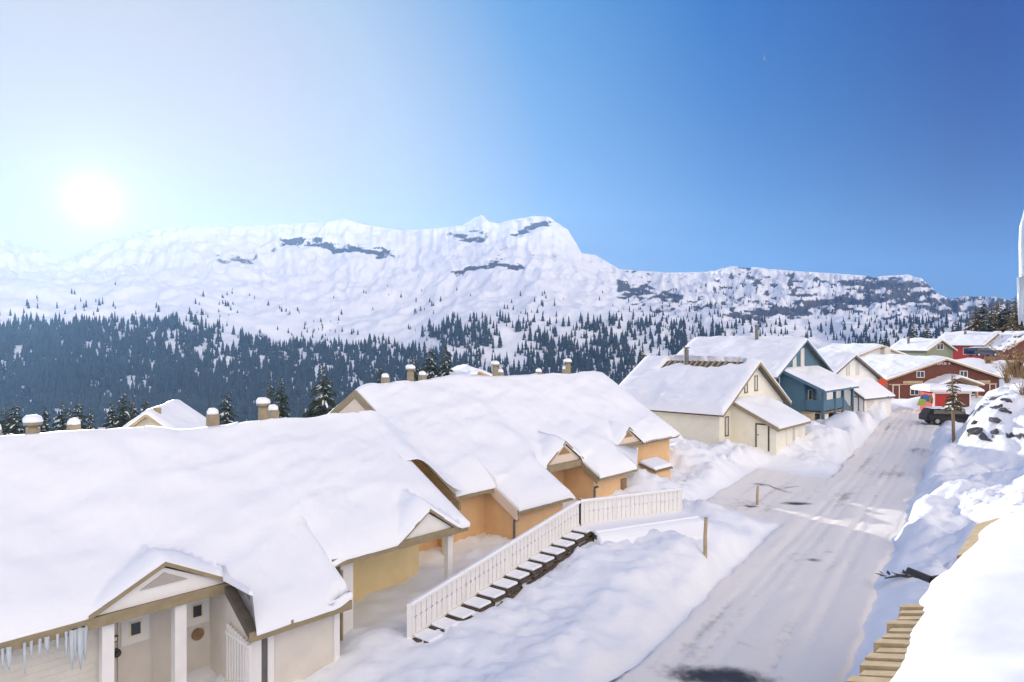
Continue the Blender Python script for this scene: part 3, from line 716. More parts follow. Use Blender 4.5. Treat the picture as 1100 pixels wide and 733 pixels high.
m = MB(); m.box(UV, 7.62, 7.78, -15.1, -15.09, -9, -6.72); m.build('slot', M['metal'], shed)
m = MB()
for k in range(9): m.box(UV, 7.24, 7.285, -16.05 + k * .14, -15.98 + k * .14, -8.3, -6.9 + (9 - k) * .02)
m.box(UV, 7.23, 7.3, -16.1, -14.9, -6.98, -6.9); m.build('lattice', M['white'], ta)
pediment(ta, 4.37, 7.37, VE, -5.77, -5.02, M['white'])
post(ta, 'column', 4.76, -16.3, -9, -5.9, .24, M['white']); post(ta, 'column', 6.25, -16.3, -9, -5.9, .26, M['white'])
for u in (5.62, 7.02):
    d_ = MB(); d_.box(UV, u - .36, u + .36, -17.25, -17.21, -8.45, -6.32); d_.build('door', M['greyplain'], ta)
    m = MB(); zc = -6.68
    m.box(UV, u - .30, u + .30, -17.21, -17.185, zc - .32, zc + .30); fo = m.build('window', M['white'], ta)
    m = MB(); m.box(UV, u - .14, u + .14, -17.19, -17.165, zc - .17, zc + .18); m.build('frame', M['cream'], fo)
    m = MB(); m.box(UV, u - .10, u + .10, -17.17, -17.155, zc - .12, zc + .15); m.build('pane', M['glass'], fo)
    m = MB(); m.box(UV, u - .52, u - .36, -17.25, -17.20, -6.86, -6.72); pl = m.build('number_plate', M['cap'], ta)
    m = MB(); m.box(UV, u - .50, u - .38, -17.20, -17.195, -6.835, -6.745); m.build('plate_face', M['cream'], pl)
m = MB(); c = UV(4.72, -17.15, -7.15); m.tube([UV(5.22, -17.23, -7.1), UV(5.22, -17.12, -7.1)], [.09, .09], 10); m.tube([UV(5.22, -17.12, -7.1), UV(5.22, -17.08, -7.1)], [.05, .05], 8); m.build('wall_lamp', M['cap'], ta)
m = MB(); m.tube([UV(7.04, -17.21, -7.25), UV(7.04, -17.17, -7.25)], .15, 12); m.build('wreath', M['brownred'] if 'brownred' in M else M['wood'], ta)
m = MB(); m.box(UV, 4.5, 7.35, -17.22, -17.17, -8.6, -8.36); m.build('plinth', M['cream'], ta)
m = MB(); m.box(UV, 4.4, 7.4, -17.3, -15.6, -9, -8.42); m.build('porch_floor', M['darkwood'], ta)
def bareA(u, v):
    rid = 1.0 * sst(3.6, 2.6, u + .4 * fbm(u * 2, v * 2, 2, 3)) * np.exp(-((v + 21.9) / 1.1) ** 2) * .0
    # shingles showing through along the low eave
    e = .30 * sst(.08, .2, fbm(u * 2.2, v * 3.2, 3, 77)) * np.exp(-((v + 14.90) / .11) ** 2) * (u > 8.2)
    return e + rid
blanket('roof_snow', ta, UV, [(-3.1, 7.15, -27, VE + .02, None, None), (7.15, 9.87, -27, -14.70, VE, -17)], Hroof1, .40, M['roofsnow'], bare=bareA)

# --- cream yellow unit
tb = thing('terraced_house', 'terraced house with cream yellow open porch and pale pediment, foot of the white stairs', 'house', UV(13, -20, -8), 'terraced houses below the road')
secsB = [(9.9, 14.75, -15.7)]
deck_and_walls(tb, 9.9, 14.45, -21.07, Hmain1, secsB, -27, M['yellow_wall'], -9, -17.7)
m = MB(); m.prof(UV, 14.46, 16.94, [(-26.4, -9), (-19.6, -9), (-19.6, -5.6), (-26.4, -5.6)]); m.build('link_wall', M['orange'], tb)
m = MB(); z = lambda v: Hmain1(11, v) - .2; m.prof(UV, 10.35, 10.75, [(-17.7, -9), (-16.0, -9), (-16.0, z(-16)), (-17.7, z(-17.7))]); m.build('wing_wall', M['white'], tb)
pipe(tb, 10.25, -15.8, -8.0, -6.15, .045, M['trim'])
pediment(tb, 12.1, 14.3, -15.7, -5.80, -5.08, M['white'], vent=False)
post(tb, 'column', 14.2, -15.95, -9, -6.05, .2, M['white'])
def H1b(u, v):
    h = Hroof1(u, v)
    drift = sst(15.0, 16.9, u) * sst(-22.6, -20.4, v) * (Hroof2(np.full_like(u, 17.0), v) + .15 - h)
    return h + np.clip(drift, 0, 2)
blanket('roof_snow', tb, UV, [(9.83, 14.8, -27, -15.62, None, -99)], Hroof1, .36, M['roofsnow'])

def Hdrift(u, v):
    f = sst(14.8, 17.05, u); return (Hroof1(np.full_like(u, 14.5), v) + .31) * (1 - f) + (Hroof2(np.full_like(u, 17.2), v) + .40) * f
blanket('snow_drift', tb, UV, [(14.35, 17.12, -23.1, -18.35, None, None)], Hdrift, .04, M['roofsnow'], tmin=.0)
# --- three orange units
tc = thing('terraced_house', 'orange terraced house with broad side wall behind the middle of the white stair railing', 'house', UV(20, -22, -7.8), 'terraced houses below the road')
deck_and_walls(tc, 16.95, 22.4, -24.93, Hmain2, [(16.9, 19.0, -18.65), (19.0, 22.3, -17.4)], -30, M['orange'], -9, -19.3)
m = MB(); z = lambda v: Hmain2(20, v) - .2; m.prof(UV, 19.1, 22.05, [(-19.4, -9), (-17.7, -9), (-17.7, z(-17.7)), (-19.4, z(-19.4))]); m.build('wing_wall', M['orange'], tc)
for k, (v0, v1) in enumerate(((-31.4, -24.93), (-24.93, -18.3))):
    m = MB(); m.prof(UV, 16.80, 16.9, [(v0, Hmain2(17, v0) - .30), (v1, Hmain2(17, v1) - .30), (v1, Hmain2(17, v1) + .03), (v0, Hmain2(17, v0) + .03)]); m.build('bargeboard', M['trim'], tc)
m = MB(); m.prof(UV, 16.86, 16.95, [(-24.93, -2.45), (-27.5, Hmain2(17, -27.5) - .31), (-27.5, -4.8), (-22.2, -4.8), (-22.2, Hmain2(17, -22.2) - .31)]); m.build('gable_wall', M['peach'] if 'peach' in M else M['pink'], tc)
m = MB(); m.prof(UV, 16.80, 16.855, [(-24.6, -3.35), (-23.2, -3.75), (-23.2, -4.6), (-24.6, -4.6)]); m.build('gable_shade', M['wood'], tc)
m = MB(); z = lambda v: Hmain2(19, v)
m.prof(UV, 18.93, 19.0, [(-19.2, z(-19.2) - .42), (-17.42, z(-17.42) - .42), (-17.42, z(-17.42) + .02), (-19.2, z(-19.2) + .02)]); m.build('side_board', M['pink'], tc)
pipe(tc, 19.02, -17.62, -8.2, -6.95, .05, M['metal'], .2)
post(tc, 'column', 16.75, -18.85, -8.5, -5.9, .3, M['cream'])
m = MB(); m.tube([UV(17.2, -19.2, -6.6), UV(17.2, -18.85, -6.55), UV(17.2, -18.75, -6.75)], [.06, .1, .13], 8); m.build('wall_lamp', M['pink'], tc)
blanket('roof_snow', tc, UV, [(16.9, 18.97, -31, -18.58, -99, None), (18.97, 22.4, -31, -17.32, -18.58, -19.5)], Hroof2, .38, M['roofsnow'])

td = thing('terraced_house', 'orange terraced house with peach pediment over a deep brown porch', 'house', UV(26, -22, -7.6), 'terraced houses below the road')
deck_and_walls(td, 22.4, 28.75, -24.93, Hmain2, [(22.4, 25.6, -19.4), (25.6, 28.8, -18.45)], -30, M['orange'], -9, -20.6)
m = MB(); z = lambda v: Hmain2(27, v) - .2; m.prof(UV, 25.75, 28.5, [(-20.7, -9), (-18.85, -9), (-18.85, z(-18.85)), (-20.7, z(-20.7))]); m.build('wing_wall', M['orange'], td)
m = MB(); m.box(UV, 28.0, 28.45, -18.85, -18.80, -7.6, -6.75); m.build('door', M['wood'], td)
pediment(td, 23.0, 25.65, -19.4, -5.52, -4.62, M['pink'], vent=True)
m = MB(); z = lambda v: Hmain2(25.6, v)
m.prof(UV, 25.52, 25.6, [(-19.4, z(-19.4) - .35), (-18.47, z(-18.47) - .35), (-18.47, z(-18.47) + .02), (-19.4, z(-19.4) + .02)]); m.build('side_board', M['trim'], td)
pipe(td, 25.68, -18.72, -8.0, -6.9, .06, M['metal'], .2)
blanket('roof_snow', td, UV, [(22.4, 25.58, -31, -19.33, None, None), (25.58, 28.8, -31, -18.37, -19.33, -20)], Hroof2, .38, M['roofsnow'])

te = thing('terraced_house', 'last orange terraced house at the far end of the row, beside the cream house', 'house', UV(32, -22, -7.4), 'terraced houses below the road')
deck_and_walls(te, 28.8, 34.9, -24.93, Hmain2, [(28.8, 35.1, -19.75)], -30, M['orange'], -9, -21.0)
m = MB(); z = lambda v: Hmain2(32, v) - .2; m.prof(UV, 30.6, 34.8, [(-21.1, -9), (-20.1, -9), (-20.1, z(-20.1)), (-21.1, z(-21.1))]); m.build('wing_wall', M['orange'], te)
pediment(te, 28.85, 31.2, -19.7, -5.3, -4.55, M['pink'], vent=True)
m = MB()
for k in range(17): m.box(UV, 31.3 + k * .23, 31.38 + k * .23, -19.74, -19.60, -5.44, -5.34)
m.build('rafter_end', M['wood'], te)
blanket('roof_snow', te, UV, [(28.8, 35.15, -31, -19.62, None, -99)], Hroof2, .36, M['roofsnow'])

# vents show brown on the orange houses
for o in bpy.data.objects:
    if o.name.startswith('vent') and o.parent.parent in (td, te): o.data.materials[0] = M['ventb']

# bare ridge boards and chimneys along the terrace
def ridge_pt(px, roof):
    v, z = (-21.07, -2.85) if roof == 1 else (-24.93, -2.15)
    k = (px - CX) / F
    # X - k Y = 0 along the ridge
    s, c = math.sin(R(43)), math.cos(R(43))
    u = (k * (-v * s) - v * c) / (s - k * c)
    return u, v, z
for px, vo, h, kind, roof, lb in ((38, -.25, .62, 'tall', 1, 'thick round chimney with snow cap, nearest on the left ridge'), (8, -1.6, 1.1, 'block', 1, 'square chimney with snow slab at the left picture edge'), (107, -2.4, 1.35, 'block', 1, 'low square chimney in front of the spruce row'), (286, -.2, .72, 'tall', 1, 'tall capped chimney on the snowy ridge left of the big spruce'),
                                  (233, -.3, .62, 'block', 1, 'short stub chimney below the lone spruce'), (306, -.8, .75, 'block', 1, 'small block chimney just right of the tall capped chimney'), (444, -.2, 1.0, 'tall', 2, 'tall chimney between two block chimneys in front of the dense spruce pair'), (424, -.7, .85, 'block', 2, 'block chimney left of the tall chimney, right of the peach gable'),
                                  (464, -.7, .9, 'block', 2, 'block chimney at the foot of the dense spruce pair'), (535, -.2, 1.1, 'tall', 2, 'tallest chimney in the middle of the far ridge'), (521, -.8, .75, 'block', 2, 'low block chimney left of the middle ridge chimney'), (549, -.8, .85, 'block', 2, 'low block chimney right of the middle ridge chimney'),
                                  (593, -1.0, .8, 'block', 2, 'tiny lone block chimney between the two tall far chimneys'), (613, -.2, 1.1, 'tall', 2, 'tall chimney of the last pair at the far ridge end'), (620, -.9, .9, 'block', 2, 'block chimney leaning on the last tall chimney at the far end')):
    u, v, z = ridge_pt(px, roof)
    zz = z + .30 + vo * .3 if roof == 1 else z + .2 + vo * .3
    chimney(UV, u, v + vo, zz - .4, h * .58 + .4, lb, kind, 'chimneys along the terrace ridge')

# icicles along the left eave
for k in range(13):
    u = [3.0, 3.25, 3.5, 3.62, 3.8, 3.95, 4.1, 2.9, 3.36, 4.2, 4.28, 4.05, 2.75][k]; L = [.35, .5, .3, .2, .25, .45, .55, .3, .2, .75, .6, .7, .4][k]; r = .022 + .016 * (k % 3 == 0) + (.02 if k in (9, 10, 11) else 0)
    p = UV(u, VE + .07, -6.0); m = MB(); m.tube([(p[0], p[1], p[2] + .12), (p[0], p[1], p[2] - L * .5), (p[0] + .01, p[1], p[2] - L)], [r * 1.5, r, .006], 8)
    o = m.build('icicle', M['ice'], None, base=p, smooth=True); tag(o, 'icicle hanging from the grey clapboard eave at the left edge', 'icicle', 'icicles on the grey eave')

# bin beside the last orange house
p = P(704, 508, d=35.6); fb = frame(p[0], p[1], 43)
t = thing('salt_bin', 'small orange wooden bin with snow on its lid beside the last orange house', 'bin', (p[0], p[1], p[2]))
m = MB(); m.prof(fb, -.75, .75, [(-.45, p[2] - .6), (.45, p[2] - .6), (.45, p[2] + .15), (-.45, p[2] + .4)]); m.build('box', M['orange'], t)
m = MB(); m.prof(fb, -.85, .85, [(-.5, p[2] + .46), (.55, p[2] + .18), (.55, p[2] + .24), (-.5, p[2] + .52)]); m.build('lid', M['wood'], t)
m = MB(); m.prof(fb, -.82, .82, [(-.48, p[2] + .53), (.52, p[2] + .26), (.45, p[2] + .45), (-.42, p[2] + .72)]); m.build('snow', M['snow'], t, bevel=.06)

# ================================================================== STAIRS
A = np.array([-2.72, 18.1, -7.95]); B = np.array([2.47, 25.1, -6.84]); C = np.array([6.75, 27.3, -6.86])
def perp(p, q):
    d = (q - p)[:2]; d = d / np.linalg.norm(d); return np.array([d[1], -d[0], 0])
N1 = perp(A, B); N2 = perp(B, C)
# railing stands on the row side: the stair itself lies toward the road
t = thing('stair_railing', 'long white balustrade with cut-out boards running up the outdoor stairs to the landing', 'railing', A)
def run(p, q, nrm, k0):
    d = q - p; L = np.linalg.norm(d[:2]); n = int(L / .205)
    m = MB()
    for i in range(n):
        a0 = p + d * ((i + .06) / n); a1 = p + d * ((i + .94) / n); w = a1 - a0
        zb = .12; zt = .90; zm = .55; r = .045
        prof = [(0, zb), (1, zb), (1, zm - r), (1 - .28, zm), (1, zm + r), (1, zt), (0, zt), (0, zm + r), (.28, zm), (0, zm - r)]
        f = [a0 + w * x + np.array([0, 0, z]) for x, z in prof]
        m.prism(f, [k + nrm * .028 for k in f])
    m.build('baluster_boards', M['white'], t)
    m = MB(); m.prism(*[[p + nrm * s + z_ for s, z_ in ((-.06, (0, 0, .90)), (.09, (0, 0, .90)), (.09, (0, 0, .97)), (-.06, (0, 0, .97)))], [q + nrm * s + z_ for s, z_ in ((-.06, (0, 0, .90)), (.09, (0, 0, .90)), (.09, (0, 0, .97)), (-.06, (0, 0, .97)))]]) if False else None
    def rail(z0, z1, s0, s1):
        c = [(s0, z0), (s1, z0), (s1, z1), (s0, z1)]
        m.prism([p + nrm * s + np.array([0, 0, z]) for s, z in c], [q + nrm * s + np.array([0, 0, z]) for s, z in c])
    rail(.90, .96, -.06, .09); m.build('handrail', M['white'], t)
    m = MB(); rail(.06, .13, -.03, .06); m.build('base_rail', M['white'], t)
    for i in range(k0 + 1):
        c = p + d * (i / k0); m = MB(); m.prism([c + np.array([x, y, -.25]) for x, y in ((-.06, -.06), (.06, -.06), (.06, .06), (-.06, .06))], [c + np.array([x, y, 1.0]) for x, y in ((-.06, -.06), (.06, -.06), (.06, .06), (-.06, .06))])
        m.build('post', M['white'], t)
    m = MB(); c = [(-.05, .962), (.08, .962), (.06, 1.0), (-.03, 1.0)]
    m.prism([p + nrm * s + np.array([0, 0, z]) for s, z in c], [q + nrm * s + np.array([0, 0, z]) for s, z in c]); m.build('snow', M['snow'], t)
run(A, B, N1, 4); run(B, C, N2, 3)
t = thing('outdoor_stairs', 'dark wooden outdoor stairs with snow on every tread beside the white balustrade', 'stairs', A)
nst = 13; d = B - A; W = .75
for i in range(nst):
    a0 = A + d * (i / nst); a1 = A + d * ((i + 1.04) / nst); z = a0[2] + d[2] / nst * .9
    fr4 = lambda o: [a0[:2] + N1[:2] * o, a1[:2] + N1[:2] * o]
    q = [*fr4(.06), *fr4(W)[::-1]]
    m = MB(); m.prism([(x, y, z - .06) for x, y in q], [(x, y, z) for x, y in q])
    r = [a0[:2] + N1[:2] * .06, a0[:2] + N1[:2] * W, a0[:2] + N1[:2] * W + d[:2] / nst * .08, a0[:2] + N1[:2] * .06 + d[:2] / nst * .08]
    m.prism([(x, y, z - .22) for x, y in r], [(x, y, z - .061) for x, y in r]); s = m.build('step', M['darkwood'], t)
    if True:
        e0 = a0[:2] + d[:2] / nst * .10; e1 = a0[:2] + d[:2] / nst * .92; k = W - .06 + .03 * math.sin(i * 5)
        q = [e0 + N1[:2] * .08, e1 + N1[:2] * .08, e1 + N1[:2] * k, e0 + N1[:2] * k]
        m = MB(); m.prism([(x, y, z + .003) for x, y in q], [(x, y, z + .09) for x, y in q]); m.build('snow', M['snow'], s, bevel=.03)
m = MB(); m.prism([tuple(A + N1 * o + np.array([0, 0, z])) for o, z in ((W - .0, -.30), (W + .06, -.30), (W + .06, -.10), (W - .0, -.10))], [tuple(B + N1 * o + np.array([0, 0, z])) for o, z in ((W - .0, -.30), (W + .06, -.30), (W + .06, -.10), (W - .0, -.10))]); m.build('stringer', M['darkwood'], t)
t = thing('landing', 'snow covered wooden landing at the top of the outdoor stairs', 'landing', B)
q0 = [B + N2 * .05, C + N2 * .05, C + N2 * 1.15, B + N2 * 1.15]
m = MB(); m.prism([(p[0], p[1], p[2] - .18) for p in q0], [(p[0], p[1], p[2] - .02) for p in q0]); m.build('deck', M['darkwood'], t)
q1 = [B + N2 * .08, C + N2 * .08, C + N2 * 1.12, B + N2 * 1.12]
m = MB(); m.prism([(p[0], p[1], p[2] - .015) for p in q1], [(p[0], p[1], p[2] + .12) for p in q1]); m.build('snow', M['snow'], t, bevel=.05)
m = MB(); m.prism([B + N2 * .9 + np.array([0, 0, -.5]), C + N2 * .9 + np.array([0, 0, -.5]), C + N2 * 1.9 + np.array([0, 0, -.5]), B + N2 * 1.75 + np.array([0, 0, -.6])], [B + N2 * .95 + np.array([0, 0, .11]), C + N2 * .95 + np.array([0, 0, .11]), C + N2 * 1.3 + np.array([0, 0, .02]), B + N2 * 1.25 + np.array([0, 0, .02])]); m.build('snow_skirt', M['snow'], t, bevel=.06)

# plank half buried beside the landing, marker stakes
a, b = P(665, 581, z=-7.25), P(726, 561, z=-7.25)
def stick_on_ground(a, b, lift): 
    za = float(ground(a[0], a[1])) + lift; zb = float(ground(b[0], b[1])) + lift; return (a[0], a[1], za), (b[0], b[1], zb)
m = MB(); pp = []
for k in range(7):
    x_ = a[0] + (b[0] - a[0]) * k / 6; y_ = a[1] + (b[1] - a[1]) * k / 6; pp.append((x_, y_, float(ground(x_, y_)) + .05))
for k in range(6): m.bar(pp[k], pp[k + 1], .06, .14)
a = pp[0]
tag(m.build('plank', M['darkwood'], None, base=a), 'dark plank half buried in the snow in front of the landing', 'plank')
for (px, py0, py1, zz, w, lb) in ((757.5, 556, 597, -7.75, .14, 'rough wooden stake standing in the roadside snow bank'), (813.5, 522, 545, -7.75, .14, 'shorter wooden stake at the far end of the ploughed bank')):
    dq = next((k_ for k_ in np.arange(14, 60, .05) if (CY - py1) / F * k_ <= float(ground((px - CX) / F * k_, k_))), None); p = P(px, py1, d=dq) if dq else P(px, py1, z=zz); h = (py1 - py0) / F * p[1]; zg = float(ground(p[0], p[1]))
    m = MB(); m.tube([(p[0], p[1], min(zg, p[2]) - .3), (p[0], p[1], p[2] + h * .5), (p[0] + .03, p[1], p[2] + h)], [w * .5, w * .48, w * .42], 7)
    tag(m.build('marker_stake', M['palewood'] if w < .5 else M['wood'], None, base=(p[0], p[1], zg)), lb, 'stake')

# ================================================================== DETACHED HOUSES
s43, c43 = math.sin(R(43)), math.cos(R(43))
# cream house
fc = frame(13.9, 45.0, 42)
def bare_cream(b, a):      # swapped: first = depth, second = across
    e = .28 * np.sin(b * 1.4) + .4 * fbm(b * 1.2, a * 1.2, 3, 8)
    return .75 * sst(4.95, 5.2, a + .5 * e - .12 * (b + 3.6)) * (a < 6.1) * sst(-.9, -1.5, b + .5 * e) * sst(-7.6, -6.9, b + .6 * e)
CW = 12.3
tcr, Hc = house('gabled_house', 'cream gabled house with snowy roof, bare roofing strip near the ridge and entrance annexe', 'house', fc, CW, 9.6, -7.6, -4.85, -1.5, M['creamhouse'], M['trim'], T=.36, bare=bare_cream, group='gabled houses along the street')
window(tcr, fc, 4.7, -.45, -3.65, -2.65, .40, M['metal'], pm=M['blind']); window(tcr, fc, 6.5, -.45, -3.6, -2.6, .40, M['metal'], pm=M['blind']); window(tcr, fc, 1.55, -.45, -6.4, -5.2, .42, M['metal'], pm=M['blind'])
for k in range(15):
    b_ = -7.6 + k * .46; m = MB(); a0_, a1_ = 4.0, 6.1
    m.prism([fc(a0_, b_, float(Hc(a0_, 0)) - .01), fc(a1_, b_, float(Hc(a1_, 0)) - .01), fc(a1_, b_ + .09, float(Hc(a1_, 0)) - .01), fc(a0_, b_ + .09, float(Hc(a0_, 0)) - .01)], [fc(a0_, b_, float(Hc(a0_, 0)) + .07), fc(a1_, b_, float(Hc(a1_, 0)) + .07), fc(a1_, b_ + .09, float(Hc(a1_, 0)) + .07), fc(a0_, b_ + .09, float(Hc(a0_, 0)) + .07)])
    m.build('batten', M['palewood'], tcr)
leanto(tcr, fc, 2.0, 8.0, -.44, 2.9, -4.05, -5.7, M['creamhouse'], M['trim'], -7.6)
door(tcr, lambda a, b, z: fc(2.25 - b, a, z), 1.75, .0, -7.3, .75, 1.7, M['creamhouse'], M['darkwood'])
m = MB(); m.box(fc, 4.0, 4.12, 2.64, 2.7, -7.3, -5.75); m.box(fc, 6.6, 6.72, 2.64, 2.7, -7.3, -5.75); m.build('corner_trim', M['white'], tcr)
window(tcr, fc, 5.4, 2.66, -6.8, -6.1, .12, M['greyplain'], pm=M['blind'])
chimney(fc, 4.9, -5.2, Hc(4.9, 0) - .2, 1.75, 'thin metal flue on the bare strip of the cream house roof', 'flue', 'metal flues on the gabled houses')

# blue house
fb_ = frame(22.5, 58.0, 43.5); BW = 13.8
tbl, Hb = house('gabled_house', 'blue gabled house with a covered veranda under a snowy lean-to roof', 'house', fb_, BW, 11.5, -7.8, -3.05, .15, M['blue'], M['bluetrim'], T=.36, group='gabled houses along the street')
window(tbl, fb_, 5.0, -.45, -2.25, -.75, .65, M['white'], pm=M['blind']); window(tbl, fb_, 6.9, -.45, -2.25, -.75, .65, M['white'], pm=M['blind'])
window(tbl, fb_, 1.2, -.45, -4.3, -3.2, .7, M['white'])
leanto(tbl, fb_, 1.8, 10.6, -.44, 3.3, -2.45, -4.15, M['blue'], M['bluetrim'], -7.8, walls=False)
m = MB(); m.prof(fb_, 2.2, 5.0, [(-.5, -7.8), (1.5, -7.8), (1.5, -3.55), (-.5, -2.65)]); m.build('annexe_wall', M['blue'], tbl)
fz = -6.05
m = MB(); m.box(fb_, 2.3, 10.2, -.5, 3.0, fz - .14, fz); m.build('veranda_floor', M['wood'], tbl)
for a, b in ((2.4, 2.95), (5.3, 2.95), (7.4, 2.95), (10.0, 2.95), (10.0, 1.4)):
    m = MB(); m.box(fb_, a - .11, a + .11, b - .11, b + .11, -7.9, -4.2 + (2.95 - b) * .45); m.build('post', M['bluetrim'], tbl)
m = MB(); m.box(fb_, 2.5, 7.3, 2.92, 2.98, fz + .1, fz + 1.0); m.box(fb_, 2.37, 2.43, 1.5, 2.9, fz + .1, fz + 1.0); m.build('balustrade', M['bluetrim'], tbl)
m = MB(); m.prof(lambda a, b, z: fb_(b, a, z), 2.92, 2.98, [(7.5, fz + .15), (9.9, fz - 1.25), (9.9, fz - .35), (7.5, fz + 1.0)]); m.build('stair_rail', M['bluetrim'], tbl)
m = MB()
for k in range(7): m.box(fb_, 7.5 + k * .34, 7.88 + k * .34, 1.6, 2.88, fz - .2 - k * .2, fz - .15 - k * .2)
m.build('veranda_steps', M['wood'], tbl)
door(tbl, fb_, 6.1, -.44, fz, .85, 1.95, M['whitewall'], M['white']); window(tbl, fb_, 3.4, 1.52, fz + .95, fz + 1.75, .7, M['cream']); window(tbl, fb_, 8.0, -.45, fz + .9, fz + 1.8, 1.2, M['white'], mull=True)
m = MB(); m.box(fb_, 3.0, 3.9, 2.5, 2.9, -7.8, fz - .2); m.build('door_leaf', M['white'], tbl)
m = MB(); m.box(fb_, 2.4, 9.8, .9, 1.0, -7.8, fz - .16); m.build('undercroft_wall', M['darkwood'], tbl)
chimney(fb_, 6.2, -4.5, Hb(6.2, 0) - .2, 1.75, 'dark metal flue on the snowy blue house roof', 'flue', 'metal flues on the gabled houses')
p = P(868, 455, d=56.5); m = MB(); fq = frame(p[0], p[1], 43)
m.box(fq, -.4, .4, -.4, .4, p[2] - .8, p[2] + .85)
t = thing('wood_crate', 'ochre wooden crate standing at the blue house corner beside the cream annexe', 'crate', p)
m.build('body', M['palewood'], t); m = MB(); m.box(fq, -.45, .45, -.45, .45, p[2] + .855, p[2] + .93); m.build('lid', M['trim'], t)

# white house
fw = frame(31.2, 68.1, 54.6); WW = 12.0
tw, Hw = house('gabled_house', 'white gabled house with grey verge boards between the blue house and the red chalet', 'house', fw, WW, 12, -7.8, -4.2, -1.45, M['whitewall'], M['metal'], T=.34, group='gabled houses along the street')
window(tw, fw, 5.2, -.45, -3.55, -2.45, .5, M['greyplain'], pm=M['blind']); window(tw, fw, 7.1, -.45, -3.55, -2.45, .5, M['greyplain'], pm=M['blind'])
leanto(tw, fw, 3.4, 9.6, -.44, 2.2, -3.95, -5.75, M['whitewall'], M['metal'], -7.8)
door(tw, lambda a, b, z: fw(3.65 - b, a, z), 1.15, 0, -7.3, .6, 1.6, M['whitewall'], M['metal'])
m = MB(); m.box(fw, 3.7, 3.8, 1.955, 2.0, -7.6, -5.8); m.build('corner_trim', M['metal'], tw); m = MB(); m.box(fw, 4.4, 5.8, 1.95, 1.975, -7.4, -5.95); m.build('door_panel', M['greyplain'], tw)
chimney(fw, 3.2, -6.5, Hw(3.2, 0) - .1, 1.9, 'metal flue showing between the blue and the white roof', 'flue', 'metal flues on the gabled houses')
p = P(947.5, 410.5, d=74.5)
t = thing('round_sign', 'round orange red sign on the corner of the white house', 'sign', p)
m = MB(); m.tube([(p[0], p[1] - .12, p[2]), (p[0] + .02, p[1] + .02, p[2])], .42, 20); m.build('disc', M['orangered'], t)
m = MB(); m.tube([(p[0], p[1], p[2]), (p[0] - .9, p[1] + .3, p[2])], .05, 6); m.build('bracket', M['metal'], t)

# red chalet
fr_ = frame(46.7, 85.0, 82.7); RW = 16.4
tr_, Hr = house('red_chalet', 'large dark red chalet with broad snowy gable, white windows and a snowy door canopy', 'house', fr_, RW, 15, -8.0, -4.75, -2.2, M['red'], M['palewood'], T=.36)
window(tr_, fr_, 4.9, -.45, -4.55, -3.85, .95, M['white'], mull=True); window(tr_, fr_, 10.9, -.45, -4.55, -3.85, .95, M['white'], mull=True)
window(tr_, fr_, 4.1, -.45, -6.75, -5.75, 1.1, M['white'], mull=True); window(tr_, fr_, 12.0, -.45, -6.75, -5.75, 1.1, M['white'], mull=True); window(tr_, fr_, 1.3, -.45, -6.95, -5.5, .5, M['white']) if False else None
door(tr_, fr_, 1.55, -.45, -7.3, .75, 1.75, M['red'], M['white']); door(tr_, fr_, 15.0, -.45, -7.3, .75, 1.75, M['red'], M['white'])
for a0, a1 in ((2.5, 5.2), (12.6, 14.6)):
    m = MB(); m.box(fr_, a0, a1, -.45, -.36, -5.35, -5.02); m.build('sign_board', M['palewood'], tr_)
m = MB(); m.box(fr_, .6, 15.6, -.45, -.38, -5.50, -5.40); m.build('ledge', M['palewood'], tr_)
m = MB()      # the unreadable white letters under the gable tip, as strokes
x = 6.95; r_ = random.Random(4)
for k in range(9):
    if k == 7: x += .14; continue
    w = .17; z0 = -2.98; m.box(fr_, x, x + .045, -.45, -.40, z0, z0 + .27)
    m.box(fr_, x + .05, x + w, -.45, -.40, z0 + .225, z0 + .27)
    if k % 2: m.box(fr_, x + .05, x + w, -.45, -.40, z0 + .11, z0 + .15)
    if k % 3: m.box(fr_, x + .05, x + w, -.45, -.40, z0, z0 + .045)
    if k % 3 == 2: m.box(fr_, x + w - .04, x + w + .005, -.45, -.395, z0 + .05, z0 + .22)
    x += .245
m.build('lettering', M['white'], tr_)
# gabled canopy over the door
m = MB(); az = [(5.3, -5.55), (8.3, -4.55), (11.4, -5.55), (11.4, -5.42), (8.3, -4.42), (5.3, -5.42)]; m.profb(fr_, -.5, 2.2, az); m.build('canopy_roof', M['palewood'], tr_)
blanket('canopy_snow', tr_, lambda a, b, z: fr_(b, a, z), [(-.4, 2.25, 5.25, 11.45, None, -9)], lambda a, b: -4.42 - .325 * np.abs(b - 8.33), .35, M['roofsnow'], step=.25)
for a in (6.0, 10.7):
    m = MB(); m.box(fr_, a - .1, a + .1, 1.8, 2.0, -7.9, -5.4); m.build('canopy_post', M['palewood'], tr_)
m = MB(); m.box(fr_, 7.7, 8.9, -.45, -.35, -5.05, -4.7); m.build('canopy_sign', M['white'], tr_)

